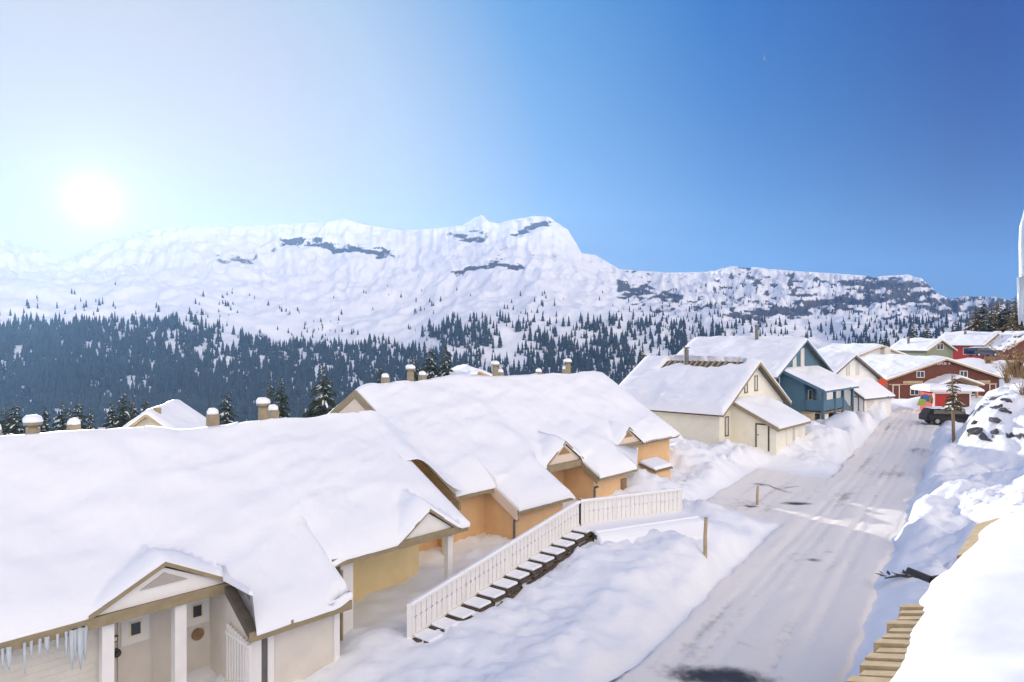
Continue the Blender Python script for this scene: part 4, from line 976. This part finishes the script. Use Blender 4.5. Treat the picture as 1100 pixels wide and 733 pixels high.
# red kiosk
pk_ = P(1003, 437, d=72); fk = frame(pk_[0], pk_[1], 90)
tk = thing('kiosk', 'small bright red kiosk with white corners and a thick snowy roof before the red chalet', 'kiosk', fk(2, -1.2, -7.2))
zk = -7.4
m = MB(); m.box(fk, 0, 2.35, -2.4, 0, zk - .6, -5.35); m.build('wall', M['brightred'], tk)
m = MB(); m.box(fk, 2.36, 3.95, -2.2, -.15, zk - .6, -5.35); m.build('side_wall', M['red'], tk)
m = MB(); m.box(fk, -.08, .1, -.05, .05, zk - .6, -5.3); m.box(fk, 2.2, 2.42, -.05, .05, zk - .6, -5.3); m.box(fk, 3.85, 4.02, -.2, -.1, zk - .6, -5.3); m.box(fk, .1, 3.85, .03, .09, -5.55, -5.3); m.build('corner_board', M['white'], tk)
m = MB(); m.box(fk, -.75, 4.9, -2.8, .55, -5.3, -5.14); m.build('roof', M['white'], tk)
blanket('roof_snow', tk, fk, [(-.8, 4.95, -2.85, .6, -9, -9)], lambda a, b: -5.13 - .03 * a + 0 * b, .55, M['roofsnow'], tmin=.12, step=.2)
for px, py, mm, nm, lb in ((987, 431, 'lime', 'plastic_sledge', 'lime green plastic sledge leaning in the snow left of the red kiosk'), (999, 428, 'yellow', 'plastic_sledge', 'yellow plastic sledge leaning against the red kiosk'), (991, 427, 'skyblue', 'plastic_sledge', 'dark blue plastic sledge between the lime and the yellow one')):
    p = P(px + 2, py, d=72.5); fs = frame(p[0], p[1], 80 + px % 7 * 6)
    t = thing(nm, lb, 'sledge', p, 'sledges beside the red kiosk')
    m = MB()
    m.prof(lambda a, b, z: fs(a, b, z), -.42, .42, [(-.2, p[2] - .45), (.1, p[2] - .45), (.28, p[2] + .05), (.24, p[2] + .25), (.18, p[2] + .25), (.16, p[2] + .05)]); m.build('shell', M[mm], t, bevel=.05)
    m = MB(); m.tube([fs(-.25, .2, p[2] + .24), fs(0, .24, p[2] + .34), fs(.25, .2, p[2] + .24)], .03, 6); m.build('handle', M['cap'], t)

# car
def car(name, label, cx, cy, zg, ang, paint, L=4.5, group=None):
    f0 = frame(cx, cy, ang); t = thing(name, label, 'car', (cx, cy, zg), group)
    W = .88; h = L / 2
    prof = [(-h, .35), (-h + .02, .85), (-h + .15, 1.0), (-h + .35, 1.38), (-h + 1.0, 1.47), (.1, 1.46), (.55, 1.36), (1.15, .98), (1.75, .90), (h - .15, .74), (h, .55), (h, .32), (h - .4, .25), (-h + .4, .25)]
    bm_ = MB(); n = len(prof)
    rings = []
    for b in (-W, -W + .12, W - .12, W):
        k = .95 if abs(b) == W else 1
        rings.append([f0(a * (1 if k == 1 else .985), b * (1 if z < 1 else (.86 if abs(b) == W else .93)), zg + (z if k == 1 else .3 + (z - .3) * .96)) for a, z in prof])
    base = 0
    for r_ in rings: bm_.v += r_
    for i in range(3):
        for j in range(n): bm_.f.append((i * n + j, i * n + (j + 1) % n, (i + 1) * n + (j + 1) % n, (i + 1) * n + j))
    bm_.f.append(tuple(range(n))); bm_.f.append(tuple(range(3 * n, 4 * n)))
    bm_.build('body', paint, t)
    for sd in (-1, 1):
        m = MB(); gz = [(-h + .5, 1.0), (-h + .62, 1.34), (.12, 1.37), (.5, 1.28), (.95, 1.0)]
        ring = lambda o: [f0(a, sd * (W - .0 + o) * (1 if z < 1.05 else .885), zg + z) for a, z in gz]
        m.prism(ring(-.01), ring(.012)); m.build('side_window', M['glass'], t)
    m = MB(); m.prism([f0(a, b, zg + z) for a, b, z in ((.62, -.7, 1.345), (.62, .7, 1.345), (1.14, .76, 1.005), (1.14, -.76, 1.005))], [f0(a, b, zg + z + .015) for a, b, z in ((.62, -.7, 1.345), (.62, .7, 1.345), (1.14, .76, 1.005), (1.14, -.76, 1.005))]); m.build('windscreen', M['glass'], t)
    for a in (-h + .85, h - .9):
        for sd in (-1, 1):
            m = MB(); m.tube([f0(a, sd * (W - .2), zg + .32), f0(a, sd * (W + .02), zg + .32)], .33, 18); wv = m.build('wheel', M['rubber'], t)
            m = MB(); m.tube([f0(a, sd * (W + .021), zg + .32), f0(a, sd * (W + .035), zg + .32)], .2, 14); m.build('rim', M['chrome'], wv)
    for sd in (-1, 1):
        m = MB(); m.box(f0, h - .12, h - .01, sd * .62 - .18, sd * .62 + .18, zg + .58, zg + .72); m.build('headlight', M['chrome'], t)
    blanket('snow', t, f0, [(-h + .4, .2, -.72, .72, -9, -9)], lambda a, b: zg + 1.46 + 0 * a, .14, M['roofsnow'], tmin=.03, step=.12)
    return t
p = P(1019, 455.5, d=63)
car('parked_car', 'black estate car parked against a snow heap before the red kiosk', p[0], p[1], p[2], 96, M['carpaint'], 4.5)
p = P(1056, 383, d=112)
car('parked_car', 'dark navy car parked in front of the bright red house on the hill', p[0], p[1], p[2], 85, M['navy'], 4.6)

# sage green house
fg = frame(*P(996, 377, d=112)[:2], 72); p = P(996, 377, d=112)
tg, Hg = house('gabled_house', 'small sage green house with snowy roof behind the red chalet', 'house', fg, 6.6, 8.0, -4.8, -1.55, .22, M['green'], M['palewood'], T=.36, group='houses on the upper slope')
window(tg, fg, 3.3, -.45, -1.35, -.5, 1.3, M['white'], mull=True)
m = MB(); q = fg(1.6, -5, Hg(1.6, 0)); m.tube([q, (q[0], q[1], q[2] + 1.2)], .2, 8); m.build('chimney', M['metal'], tg)
# bright red house on the hill
fh = frame(*P(1057, 384, d=122)[:2], 62)
th_, Hh = house('gabled_house', 'bright red house with dark red gable on the hill beneath the wood', 'house', fh, 9.2, 9.5, -4.4, -.75, 1.45, M['brightred'], M['palewood'], T=.4, group='houses on the upper slope')
m = MB(); zz = lambda a: 1.45 - (2.2 / 4.6) * abs(a - 4.6) - .2
m.profb(fh, -.449, -.42, [(.47, -4.3), (8.73, -4.3), (8.73, zz(8.73)), (4.6, zz(4.6)), (.47, zz(.47))]); m.build('gable_boards', M['red'], th_)
window(th_, fh, 4.2, -.41, -.65, .35, 1.6, M['white'], mull=True); window(th_, fh, 5.6, -.41, -3.0, -2.1, 1.2, M['white'], mull=True)
side = lambda a, b, z: fh(.45 - b, a, z)
window(th_, side, -3.2, 0, -2.4, -1.3, 1.0, M['white'])
m = MB(); q = fh(3.4, -5, Hh(3.4, 0)); m.tube([q, (q[0], q[1], q[2] + 1.0)], .22, 8); m.build('chimney', M['metal'], th_)
# speckled snowy roof at the right edge
fx = frame(*P(1078, 376, d=118)[:2], 80)
def bare_sp(b, a): return .5 * sst(.10, .2, fbm(a * 1.1, b * 1.1, 3, 15))
tx, Hx = house('gabled_house', 'low house with speckled half bare snowy roof at the right edge', 'house', fx, 14, 9, -4, -1.5, 1.6, M['red'], M['palewood'], T=.3, bare=bare_sp, group='houses on the upper slope')
# broad flat snowy roof behind the white house
fy = frame(*P(915, 384, d=105)[:2], 78)
ty, Hy = house('gabled_house', 'pale house with broad snowy roof and a small dormer behind the white house', 'house', fy, 11, 12, -6, -2.6, -.75, M['whitewall'], M['palewood'], T=.36, group='houses on the upper slope')
m = MB(); m.profb(fy, -.6, .4, [(5.5, -2.2), (6.6, -2.2), (6.6, -1.3), (6.05, -.75), (5.5, -1.3)]); m.build('dormer', M['greyplain'], ty)
# roof peak and far roof behind the terrace
q = P(160, 436, d=40); fz_ = frame(q[0] - 3.2, q[1] - .3, 82)
tz, Hz = house('gabled_house', 'snowed in house whose white roof peak shows behind the terrace ridge', 'house', fz_, 6.0, 6, -12, -6.6, -4.25, M['cream'], M['palewood'], T=.45, group='houses behind the terrace')
m = MB(); q2 = fz_(3.3, -.9, -4.55)
m.tube([q2, (q2[0], q2[1], q2[2] + .55)], .22, 8); m.build('chimney', M['block'], tz)
q = P(512, 396, d=72); fv = frame(q[0] - 4, q[1], 70)
tv_, Hv = house('gabled_house', 'house behind the far terrace ridge with only its snowy roof showing', 'house', fv, 9, 9, -9, -5.2, -3.2, M['orange'], M['palewood'], T=.4, group='houses behind the terrace')

# ================================================================== RIGHT SIDE
# young snowy tree on a bare trunk by the road
p = P(1024.5, 482, d=46.0); zg = float(ground(p[0], p[1])); 
nd, sn, tr = conifer_mesh(3.2, .62, 77, 12, .02)
t = thing('young_tree', 'slim young tree with a snow laden crown on a bare reddish trunk by the road', 'tree', (p[0], p[1], zg))
zc = P(1022, 438, d=46)[2]
o = nd.build('crown', M['goldneedles'], t, base=(0, 0, 0)); o.location = (0, 0, zc - zg - .05); o.scale = (1, 1, .82)
o = sn.build('snow', M['snow'], t, base=(0, 0, 0)); o.location = (0, 0, zc - zg - .05); o.scale = (1.05, 1.05, .82)
m = MB(); m.tube([(p[0], p[1], zg - .3), (p[0] - .05, p[1], zc), (p[0] - .12, p[1], zc + 2.2)], [.11, .09, .03], 8); m.build('trunk', M['wood'], t)

# rocks breaking through the knoll
def rock(px, py, d, r, seed, lb, flat=.6):
    rr = random.Random(seed); bm_ = bmesh.new(); bmesh.ops.create_icosphere(bm_, subdivisions=2, radius=1)
    for v in bm_.verts:
        c = v.co.copy(); k = 1 + .5 * float(vnoise(c.x * 1.6 + seed, c.y * 1.6 + c.z * 1.1, seed)) + .25 * float(vnoise(c.x * 4 + seed, c.z * 4 + c.y, seed + 5))
        v.co = Vector((round(c.x * k * 3.2) / 3.2 * .6 + c.x * k * .4, c.y * k, (round(c.z * k * 2.6) / 2.6 * .5 + c.z * k * .5) * flat)) * r; v.co.x *= 1.7; v.co += Vector((rr.uniform(-.12, .12), rr.uniform(-.12, .12), rr.uniform(-.12, .12))) * r
    me = bpy.data.meshes.new('rock'); bm_.to_mesh(me); bm_.free()
    q = P(px, py, d=d); zg = float(ground(q[0], q[1]))
    o = link('rock', me, M['rock'], None, (q[0], q[1], q[2] if abs(q[2] - zg) < 1.2 else zg)); o.rotation_euler = (rr.uniform(-.3, .3), rr.uniform(-.3, .3), rr.uniform(0, 6))
    return tag(o, lb, 'rock', 'rocks in the snowy knoll')
def ray_ground(px, py, d0=28, d1=75):
    dd = np.arange(d0, d1, .1); X = (px - CX) / F * dd; Zr = (CY - py) / F * dd
    g_ = ground(X, dd); hit = np.where(Zr <= g_)[0]
    return float(dd[hit[0]]) if len(hit) else None
for px, py, r, lb in ((1056, 462, .55, 'long dark rock at the foot of the snowy knoll'), (1063, 470, .5, 'low dark rock under the long one at the knoll foot'), (1072, 452, .5, 'flat dark rock in the middle of the knoll'), (1079, 441, .4, 'dark ledge of rock high on the left face of the knoll'), (1073, 463, .35, 'broken dark rock below the middle of the knoll'), (1083, 432, .35, 'small rock near the top of the knoll'), (1049, 455, .3, 'small rock at the left tip of the knoll')):
    d = ray_ground(px, py)
    if d: rock(px, py, d + .3, r, int(px), lb, .5)

# tufts of dry grass and a bare golden shrub on the knoll
def shrub(px, py, h, n, seed, lb, name, cat, mt, spread=.7, dft=44):
    d = ray_ground(px, py) or dft; q = P(px, py, d=d); rr = random.Random(seed)
    t = thing(name, lb, cat, q)
    m = MB(); lf = MB()
    for i in range(n):
        a = rr.uniform(0, 6.283); l = h * rr.uniform(.55, 1.1); sp = spread * rr.uniform(.1, 1)
        p0 = Vector((q[0] + rr.uniform(-.2, .2) * h * .4, q[1] + rr.uniform(-.2, .2) * h * .4, q[2] - .1)); p1 = p0 + Vector((math.cos(a) * sp * l * .4, math.sin(a) * sp * l * .4, l * .6)); p2 = p0 + Vector((math.cos(a) * sp * l, math.sin(a) * sp * l, l))
        m.tube([p0, p1, p2], [.018 * h, .011 * h, .004], 4)
        for k in range(7):
            f = rr.uniform(.3, 1); c = (p0.lerp(p1, f * 2) if f < .5 else p1.lerp(p2, f * 2 - 1)); dv = Vector((rr.gauss(0, 1), rr.gauss(0, 1), rr.gauss(0, .7))).normalized() * h * rr.uniform(.05, .14); e = dv.cross(Vector((0, 0, 1))) * .3
            lf.poly([c, c + dv * .6 + e, c + dv, c + dv * .6 - e])
    m.build('twigs', M['wood'], t); lf.build('leaves', mt, t); return t
shrub(1093, 404, 2.2, 34, 5, 'golden dry shrub standing on the top of the snowy knoll', 'shrub', 'shrub', M['grassgold'], .75)
shrub(1082, 410, 1.4, 26, 6, 'lower dry shrub left of the golden one on the knoll', 'shrub', 'shrub', M['grassgold'], .8)
shrub(1098, 425, 1.0, 22, 8, 'tuft of dry golden grass on the knoll by the right picture edge', 'grass_tuft', 'grass tuft', M['grassgold'], .6)
shrub(1040, 470, .7, 10, 9, 'tiny bare twigs left of the knoll rocks', 'twigs_tuft', 'twigs', M['wood'], .6)
for i, (px, py, d, h, lb) in enumerate(((1087, 388, 92, 2.2, 'tall golden bush under the speckled snowy roof'), (1097, 392, 84, 2.8, 'golden bush at the right edge above the knoll'), (1076, 412, 78, 1.1, 'dry golden bush in front of the right end of the red chalet'), (1062, 376, 104, 1.2, 'dry bush beside the dark navy car'))):
    dd_ = ray_ground(px, py + 14, 55, 140) or d; q = P(px, py + 14, d=dd_); h *= .8; q = np.array([q[0], q[1], q[2] + h * .5]); rr = random.Random(i)
    t = thing('shrub', lb, 'shrub', (q[0], q[1], q[2] - h * .5), 'dry golden bushes on the right slope'); zb = float(ground(q[0], q[1]))
    m = MB(); lf = MB()
    for k in range(110):
        a = rr.uniform(0, 6.283); l = h * rr.uniform(.5, 1.1); p0 = Vector((q[0] + rr.gauss(0, .25) * h, q[1] + rr.gauss(0, .25) * h, min(zb, q[2] - h * .4) - .2)); p2 = p0 + Vector((math.cos(a) * l * .45, math.sin(a) * l * .45, l + max(0, q[2] - h * .4 - zb)))
        m.tube([p0, p2], [.03, .008], 4)
        for j in range(16):
            c = p0.lerp(p2, rr.uniform(.3, 1)); dv = Vector((rr.gauss(0, 1), rr.gauss(0, 1), rr.gauss(0, .7))).normalized() * h * rr.uniform(.06, .15); e = dv.cross(Vector((0, 0, 1))) * .35
            lf.poly([c, c + dv * .6 + e, c + dv, c + dv * .6 - e])
    m.build('twigs', M['grassgold'], t); lf.build('leaves', M['grassgold'], t)

# neighbour roof at the bottom right: shingle courses at its edge, deep snow
E0 = np.array([4.35, 8.7]); E1 = np.array([11.4, 17.0]); dv = E1 - E0; LN = np.linalg.norm(dv); ang = math.degrees(math.atan2(dv[0], dv[1]))
fn = frame(E0[0], E0[1], ang); zE = -4.55
tn = thing('neighbour_building', 'building at the lower right corner, its deep snow roof edged by wooden shingle courses', 'building', fn(4, 4, -8))
sl = .10
m = MB(); m.prof(fn, -6, LN + .0, [(.15, zE - .12), (6, zE + 6 * sl - .12 - .4), (6, zE + 6 * sl - .3 - .4), (.15, zE - .3)]); m.build('roof', M['palewood'], tn)
m = MB(); m.prof(fn, -5.5, LN - .6, [(.9, -9), (6, -9), (6, zE + 5 * sl), (.9, zE - .2)]); m.build('wall', M['wood'], tn)
for k in range(17):
    a = -1.2 + k * .30
    fall = .0
    m = MB(); fr2 = lambda x, y, z: fn(a + x, y, z)
    o_ = .05 * math.sin(k * 2.3)
    m.prism([fr2(0, -.12 + o_, zE - .20), fr2(.305, -.12 + o_, zE - .20), fr2(.305, 1.1, zE + .12), fr2(0, 1.1, zE + .12)], [fr2(0, -.12 + o_, zE + .05), fr2(.305, -.12 + o_, zE + .01), fr2(.305, 1.1, zE + .33), fr2(0, 1.1, zE + .37)])
    m.build('shingle_course', M['palewood'], tn)
m = MB(); m.prof(fn, LN - 3.4, LN - .1, [(.16, zE - .02), (.62, zE + .2), (.62, zE + .27), (.16, zE + .05)]); m.build('edge_board', M['palewood'], tn)
Hn = lambda a, b: zE + .02 + sl * np.clip(b, 0, 9) - .02 * np.clip(b - 3, 0, 9) ** 2
def edge_b(a): return .26 + .05 * np.sin(a * 1.7) + .06 * fbm(a * .7, a * 0 + 3, 2, 5) - .24 * sst(3.3, 4.2, a) * (1 - sst(5.2, 6.0, a)) + .05 * sst(6, 8, a) + .25 * sst(9.3, 10.6, a)
av = np.arange(-6, LN + .05, .11); tv2 = np.concatenate([np.array([0, .01, .02, .04, .07, .11, .16]), np.linspace(.22, 1, 40)])
A2, T2 = np.meshgrid(av, tv2, indexing='ij'); B2 = edge_b(A2) + T2 * 6
e = np.minimum(B2 - edge_b(A2), LN + .1 - A2).clip(0)
Z2 = Hn(A2, B2) + .04 + .58 * (1 - np.exp(-e / .40)) * (1 + .6 * fbm(A2 * .4, B2 * .4, 3, 6)) + .04 * fbm(A2 * 1.5, B2 * 1.5, 3, 8)
raw('roof_snow', np.stack(fn(A2, B2, Z2), -1).reshape(-1, 3), gridf(len(av), len(tv2))[:, ::-1], M['roofsnow'], tn)
a = P(975, 613, d=14.6); b = P(1000, 623, d=14.2)
m = MB(); m.tube([a, b], .075, 10); m.tube([b, (b[0] + .5, b[1] + .1, b[2] + .02)], .075, 10); m.build('gutter_pipe', M['cap'], tn)
# fallen twig on the snow beside it
q = P(968, 624, z=-8.0); zt = float(ground(q[0], q[1])); rr = random.Random(3)
m = MB(); m.tube([(q[0] - .6, q[1] - .1, zt + .06), (q[0], q[1], zt + .12), (q[0] + .7, q[1] - .25, zt + .05)], [.02, .05, .02], 6)
for k in range(26):
    x = rr.uniform(-.55, .6); c = Vector((q[0] + x, q[1] + rr.uniform(-.1, .1), zt + .1)); d = Vector((rr.uniform(-.35, .1), rr.uniform(-.3, .3), rr.uniform(0, .15))); e = Vector((-d.y, d.x, 0)) * .25
    m.poly([c, c + d * .5 + e, c + d, c + d * .5 - e])
tag(m.build('fallen_branch', M['cap'], None, base=(q[0], q[1], zt)), 'dark fallen spruce branch on the snow beside the gutter pipe', 'branch')

# big icicle at the right edge, hanging from the viewer's own eave
p0 = P(1101.5, 190, d=3.0); rr = random.Random(2)
m = MB(); zt, zb_ = p0[2], P(0, 352, d=3.0)[2]
pts = [(p0[0] + .004 * math.sin(i * 1.3) + .034 * max(0, 1 - i / 3), p0[1], zt + (zb_ - zt) * i / 9) for i in range(10)]
pts = [(p0[0] + .07, p0[1], 1.70)] + pts
te_ = thing('building_eave', 'wooden eave carrying the long icicle at the right picture edge', 'eave', (3, 2.5, 1.7))
fe = lambda a, b, z: (a, b, z)
k_ = MB(); k_.prof(lambda a, b, z: (a, b, z), 1.7, 7.0, [(3.05, 1.72), (3.05, 1.80), (-1.0, 3.2), (-1.0, 3.1)]); k_.build('roof', M['palewood'], te_)
k_ = MB(); k_.box(fe, 1.68, 7.02, 3.053, 3.09, 1.68, 1.84); k_.build('fascia', M['wood'], te_)
m.tube(pts, [.03, .012, .014, .017, .02, .022, .025, .027, .026, .014, .003], 10)
tag(m.build('icicle', M['ice'], None, base=p0, smooth=True), 'long white icicle hanging along the upper right picture edge', 'icicle')
p0 = P(1098, 310, d=3.0); m = MB(); m.tube([(p0[0], p0[1], p0[2] + .05), (p0[0], p0[1], p0[2] - .06), (p0[0] - .012, p0[1], p0[2] - .16)], [.02, .017, .003], 8)
tag(m.build('icicle', M['ice'], None, base=p0, smooth=True), 'short stubby icicle beside the foot of the long one at the right edge', 'icicle')

# daytime moon
D = 30000.0; c = P(824, 62, d=D); rad = 3.6 / F * D
ax = Vector((c[0], c[1], c[2])).normalized(); rt = ax.cross(Vector((0, 0, 1))).normalized(); up = rt.cross(ax)
m = MB(); n = 16; outer = []; inner = []
for i in range(n + 1):
    t = math.pi * (i / n) + R(100); outer.append((math.cos(t), math.sin(t))); k = .72
    a_ = math.pi * (i / n); x0 = -math.sin(a_) * .62; y0 = math.cos(a_); th = R(10); inner.append((x0 * math.cos(th) - y0 * math.sin(th), x0 * math.sin(th) + y0 * math.cos(th)))
V3 = lambda q, o: Vector(c) + (rt * q[0] + up * q[1]) * rad + ax * o
for i in range(n):
    a_, b_, c_, d_ = outer[i], outer[i + 1], inner[i + 1], inner[i]
    m.prism([V3(q, 0) for q in (a_, b_, c_, d_)], [V3(q, 60) for q in (a_, b_, c_, d_)])
mm = bpy.data.materials.new('moonlight'); mm.use_nodes = True; bs = mm.node_tree.nodes['Principled BSDF']; bs.inputs['Base Color'].default_value = (.02, .02, .02, 1); bs.inputs['Emission Color'].default_value = (.45, .62, .95, 1)
bs.inputs['Emission Strength'].default_value = .16
o = m.build('moon', mm, None, base=c); tag(o, 'faint pale crescent moon high in the blue sky', 'moon')

# ================================================================== LIGHT, AIR, CAMERA
sx, sy, sz = (100 - CX) / F, 1.0, (CY - 215) / F
sd = Vector((sx, sy, sz)).normalized(); elev = math.asin(sd.z); azim = math.atan2(sd.x, sd.y)
L_ = bpy.data.lights.new('sun', 'SUN'); L_.energy = 5.0; L_.angle = R(.53); L_.color = (1, .93, .82)
lo = bpy.data.objects.new('sun', L_); COL.objects.link(lo); lo.rotation_euler = sd.to_track_quat('Z', 'Y').to_euler()
w = bpy.data.worlds.new('World'); scene.world = w; w.use_nodes = True
nt = w.node_tree; bg = nt.nodes['Background']; sk = nt.nodes.new('ShaderNodeTexSky'); sk.sky_type = 'NISHITA'; sk.sun_disc = False
sk.sun_elevation = elev; sk.sun_rotation = azim; sk.altitude = 1600; sk.air_density = 1.0; sk.dust_density = .6; sk.ozone_density = 3.0
N = nt.nodes.new; K = nt.links.new
def math_(op, x, y=None, z=None):
    n = N('ShaderNodeMath'); n.operation = op
    for i, q in enumerate((x, y, z)):
        if q is None: continue
        if isinstance(q, (int, float)): n.inputs[i].default_value = q
        else: K(q, n.inputs[i])
    return n.outputs[0]
def mixc(f, x, y):
    n = N('ShaderNodeMix'); n.data_type = 'RGBA'
    for i, q in ((0, f), (6, x), (7, y)):
        if isinstance(q, (int, float)): n.inputs[i].default_value = q
        elif isinstance(q, tuple): n.inputs[i].default_value = (*q, 1)
        else: K(q, n.inputs[i])
    return n.outputs[2]
def ramp(f, stops):
    n = N('ShaderNodeValToRGB'); e = n.color_ramp.elements
    e[0].position, e[0].color = stops[0][0], (*stops[0][1], 1); e[1].position, e[1].color = stops[-1][0], (*stops[-1][1], 1)
    for p_, c_ in stops[1:-1]: q = e.new(p_); q.color = (*c_, 1)
    K(f, n.inputs[0]); return n.outputs[0]
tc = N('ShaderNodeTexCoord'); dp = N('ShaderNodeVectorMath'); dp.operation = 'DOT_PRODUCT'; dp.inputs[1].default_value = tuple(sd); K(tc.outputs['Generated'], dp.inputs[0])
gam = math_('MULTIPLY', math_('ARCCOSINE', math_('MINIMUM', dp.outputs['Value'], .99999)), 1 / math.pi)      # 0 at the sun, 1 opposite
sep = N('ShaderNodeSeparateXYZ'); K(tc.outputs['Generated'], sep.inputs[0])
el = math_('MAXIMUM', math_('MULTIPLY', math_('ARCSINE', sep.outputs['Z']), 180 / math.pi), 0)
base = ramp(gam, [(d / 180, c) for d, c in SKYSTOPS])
hor = ramp(gam, [(d / 180, c) for d, c in ((0, (.38, .35, .32)), (14, (.43, .39, .37)), (30, (.40, .425, .45)), (50, (.22, .39, .54)), (75, (.15, .33, .50)), (110, (.55, .58, .66)), (180, (1.4, 1.28, 1.15)))])  # horizon opposite the sun is brightened too, as added fill
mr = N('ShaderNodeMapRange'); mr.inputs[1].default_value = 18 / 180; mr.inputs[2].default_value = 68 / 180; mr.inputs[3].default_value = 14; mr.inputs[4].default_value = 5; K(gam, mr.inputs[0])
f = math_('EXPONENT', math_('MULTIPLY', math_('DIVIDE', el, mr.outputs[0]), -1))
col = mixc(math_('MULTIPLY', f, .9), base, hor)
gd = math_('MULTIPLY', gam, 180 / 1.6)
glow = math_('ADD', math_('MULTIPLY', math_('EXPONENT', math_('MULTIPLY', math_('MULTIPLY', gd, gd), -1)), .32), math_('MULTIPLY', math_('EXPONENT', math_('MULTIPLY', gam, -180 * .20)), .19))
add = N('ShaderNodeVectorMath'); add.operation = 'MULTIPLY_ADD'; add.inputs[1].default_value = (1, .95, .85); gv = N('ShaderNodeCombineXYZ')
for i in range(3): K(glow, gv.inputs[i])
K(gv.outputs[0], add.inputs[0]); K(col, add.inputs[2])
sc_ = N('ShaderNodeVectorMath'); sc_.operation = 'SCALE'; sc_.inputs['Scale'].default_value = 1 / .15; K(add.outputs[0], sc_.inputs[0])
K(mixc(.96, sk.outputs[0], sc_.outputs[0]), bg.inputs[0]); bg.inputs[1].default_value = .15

hz = MB(); hz.prism([(-4200, -500, -260), (4200, -500, -260), (4200, 4300, -260), (-4200, 4300, -260)], [(-4200, -500, 500), (4200, -500, 500), (4200, 4300, 500), (-4200, 4300, 500)])
hm = bpy.data.materials.new('haze'); hm.use_nodes = True; hn = hm.node_tree; hn.nodes.remove(hn.nodes['Principled BSDF'])
pv = hn.nodes.new('ShaderNodeVolumePrincipled'); pv.inputs['Density'].default_value = HAZE; pv.inputs['Color'].default_value = (.24, .47, .86, 1); pv.inputs['Anisotropy'].default_value = .48
hn.links.new(pv.outputs[0], hn.nodes['Material Output'].inputs['Volume'])
tag(hz.build('haze', hm), kind='stuff')
cam = bpy.data.cameras.new('camera'); cam.sensor_width = 36; cam.lens = F / 1100 * 36; cam.clip_end = 60000; cam.clip_start = .1
co = bpy.data.objects.new('camera', cam); COL.objects.link(co); co.location = (0, 0, 0); co.rotation_euler = (R(90), 0, 0); scene.camera = co
vs = scene.view_settings; vs.view_transform = 'Standard'; vs.look = 'None'; vs.exposure = EXPOSURE; vs.gamma = 1; vs.use_curve_mapping = False
scene.render.engine = 'CYCLES'; cy = scene.cycles; cy.use_denoising = True; cy.max_bounces = 7; cy.diffuse_bounces = 5; cy.volume_bounces = 1; cy.sample_clamp_indirect = 6
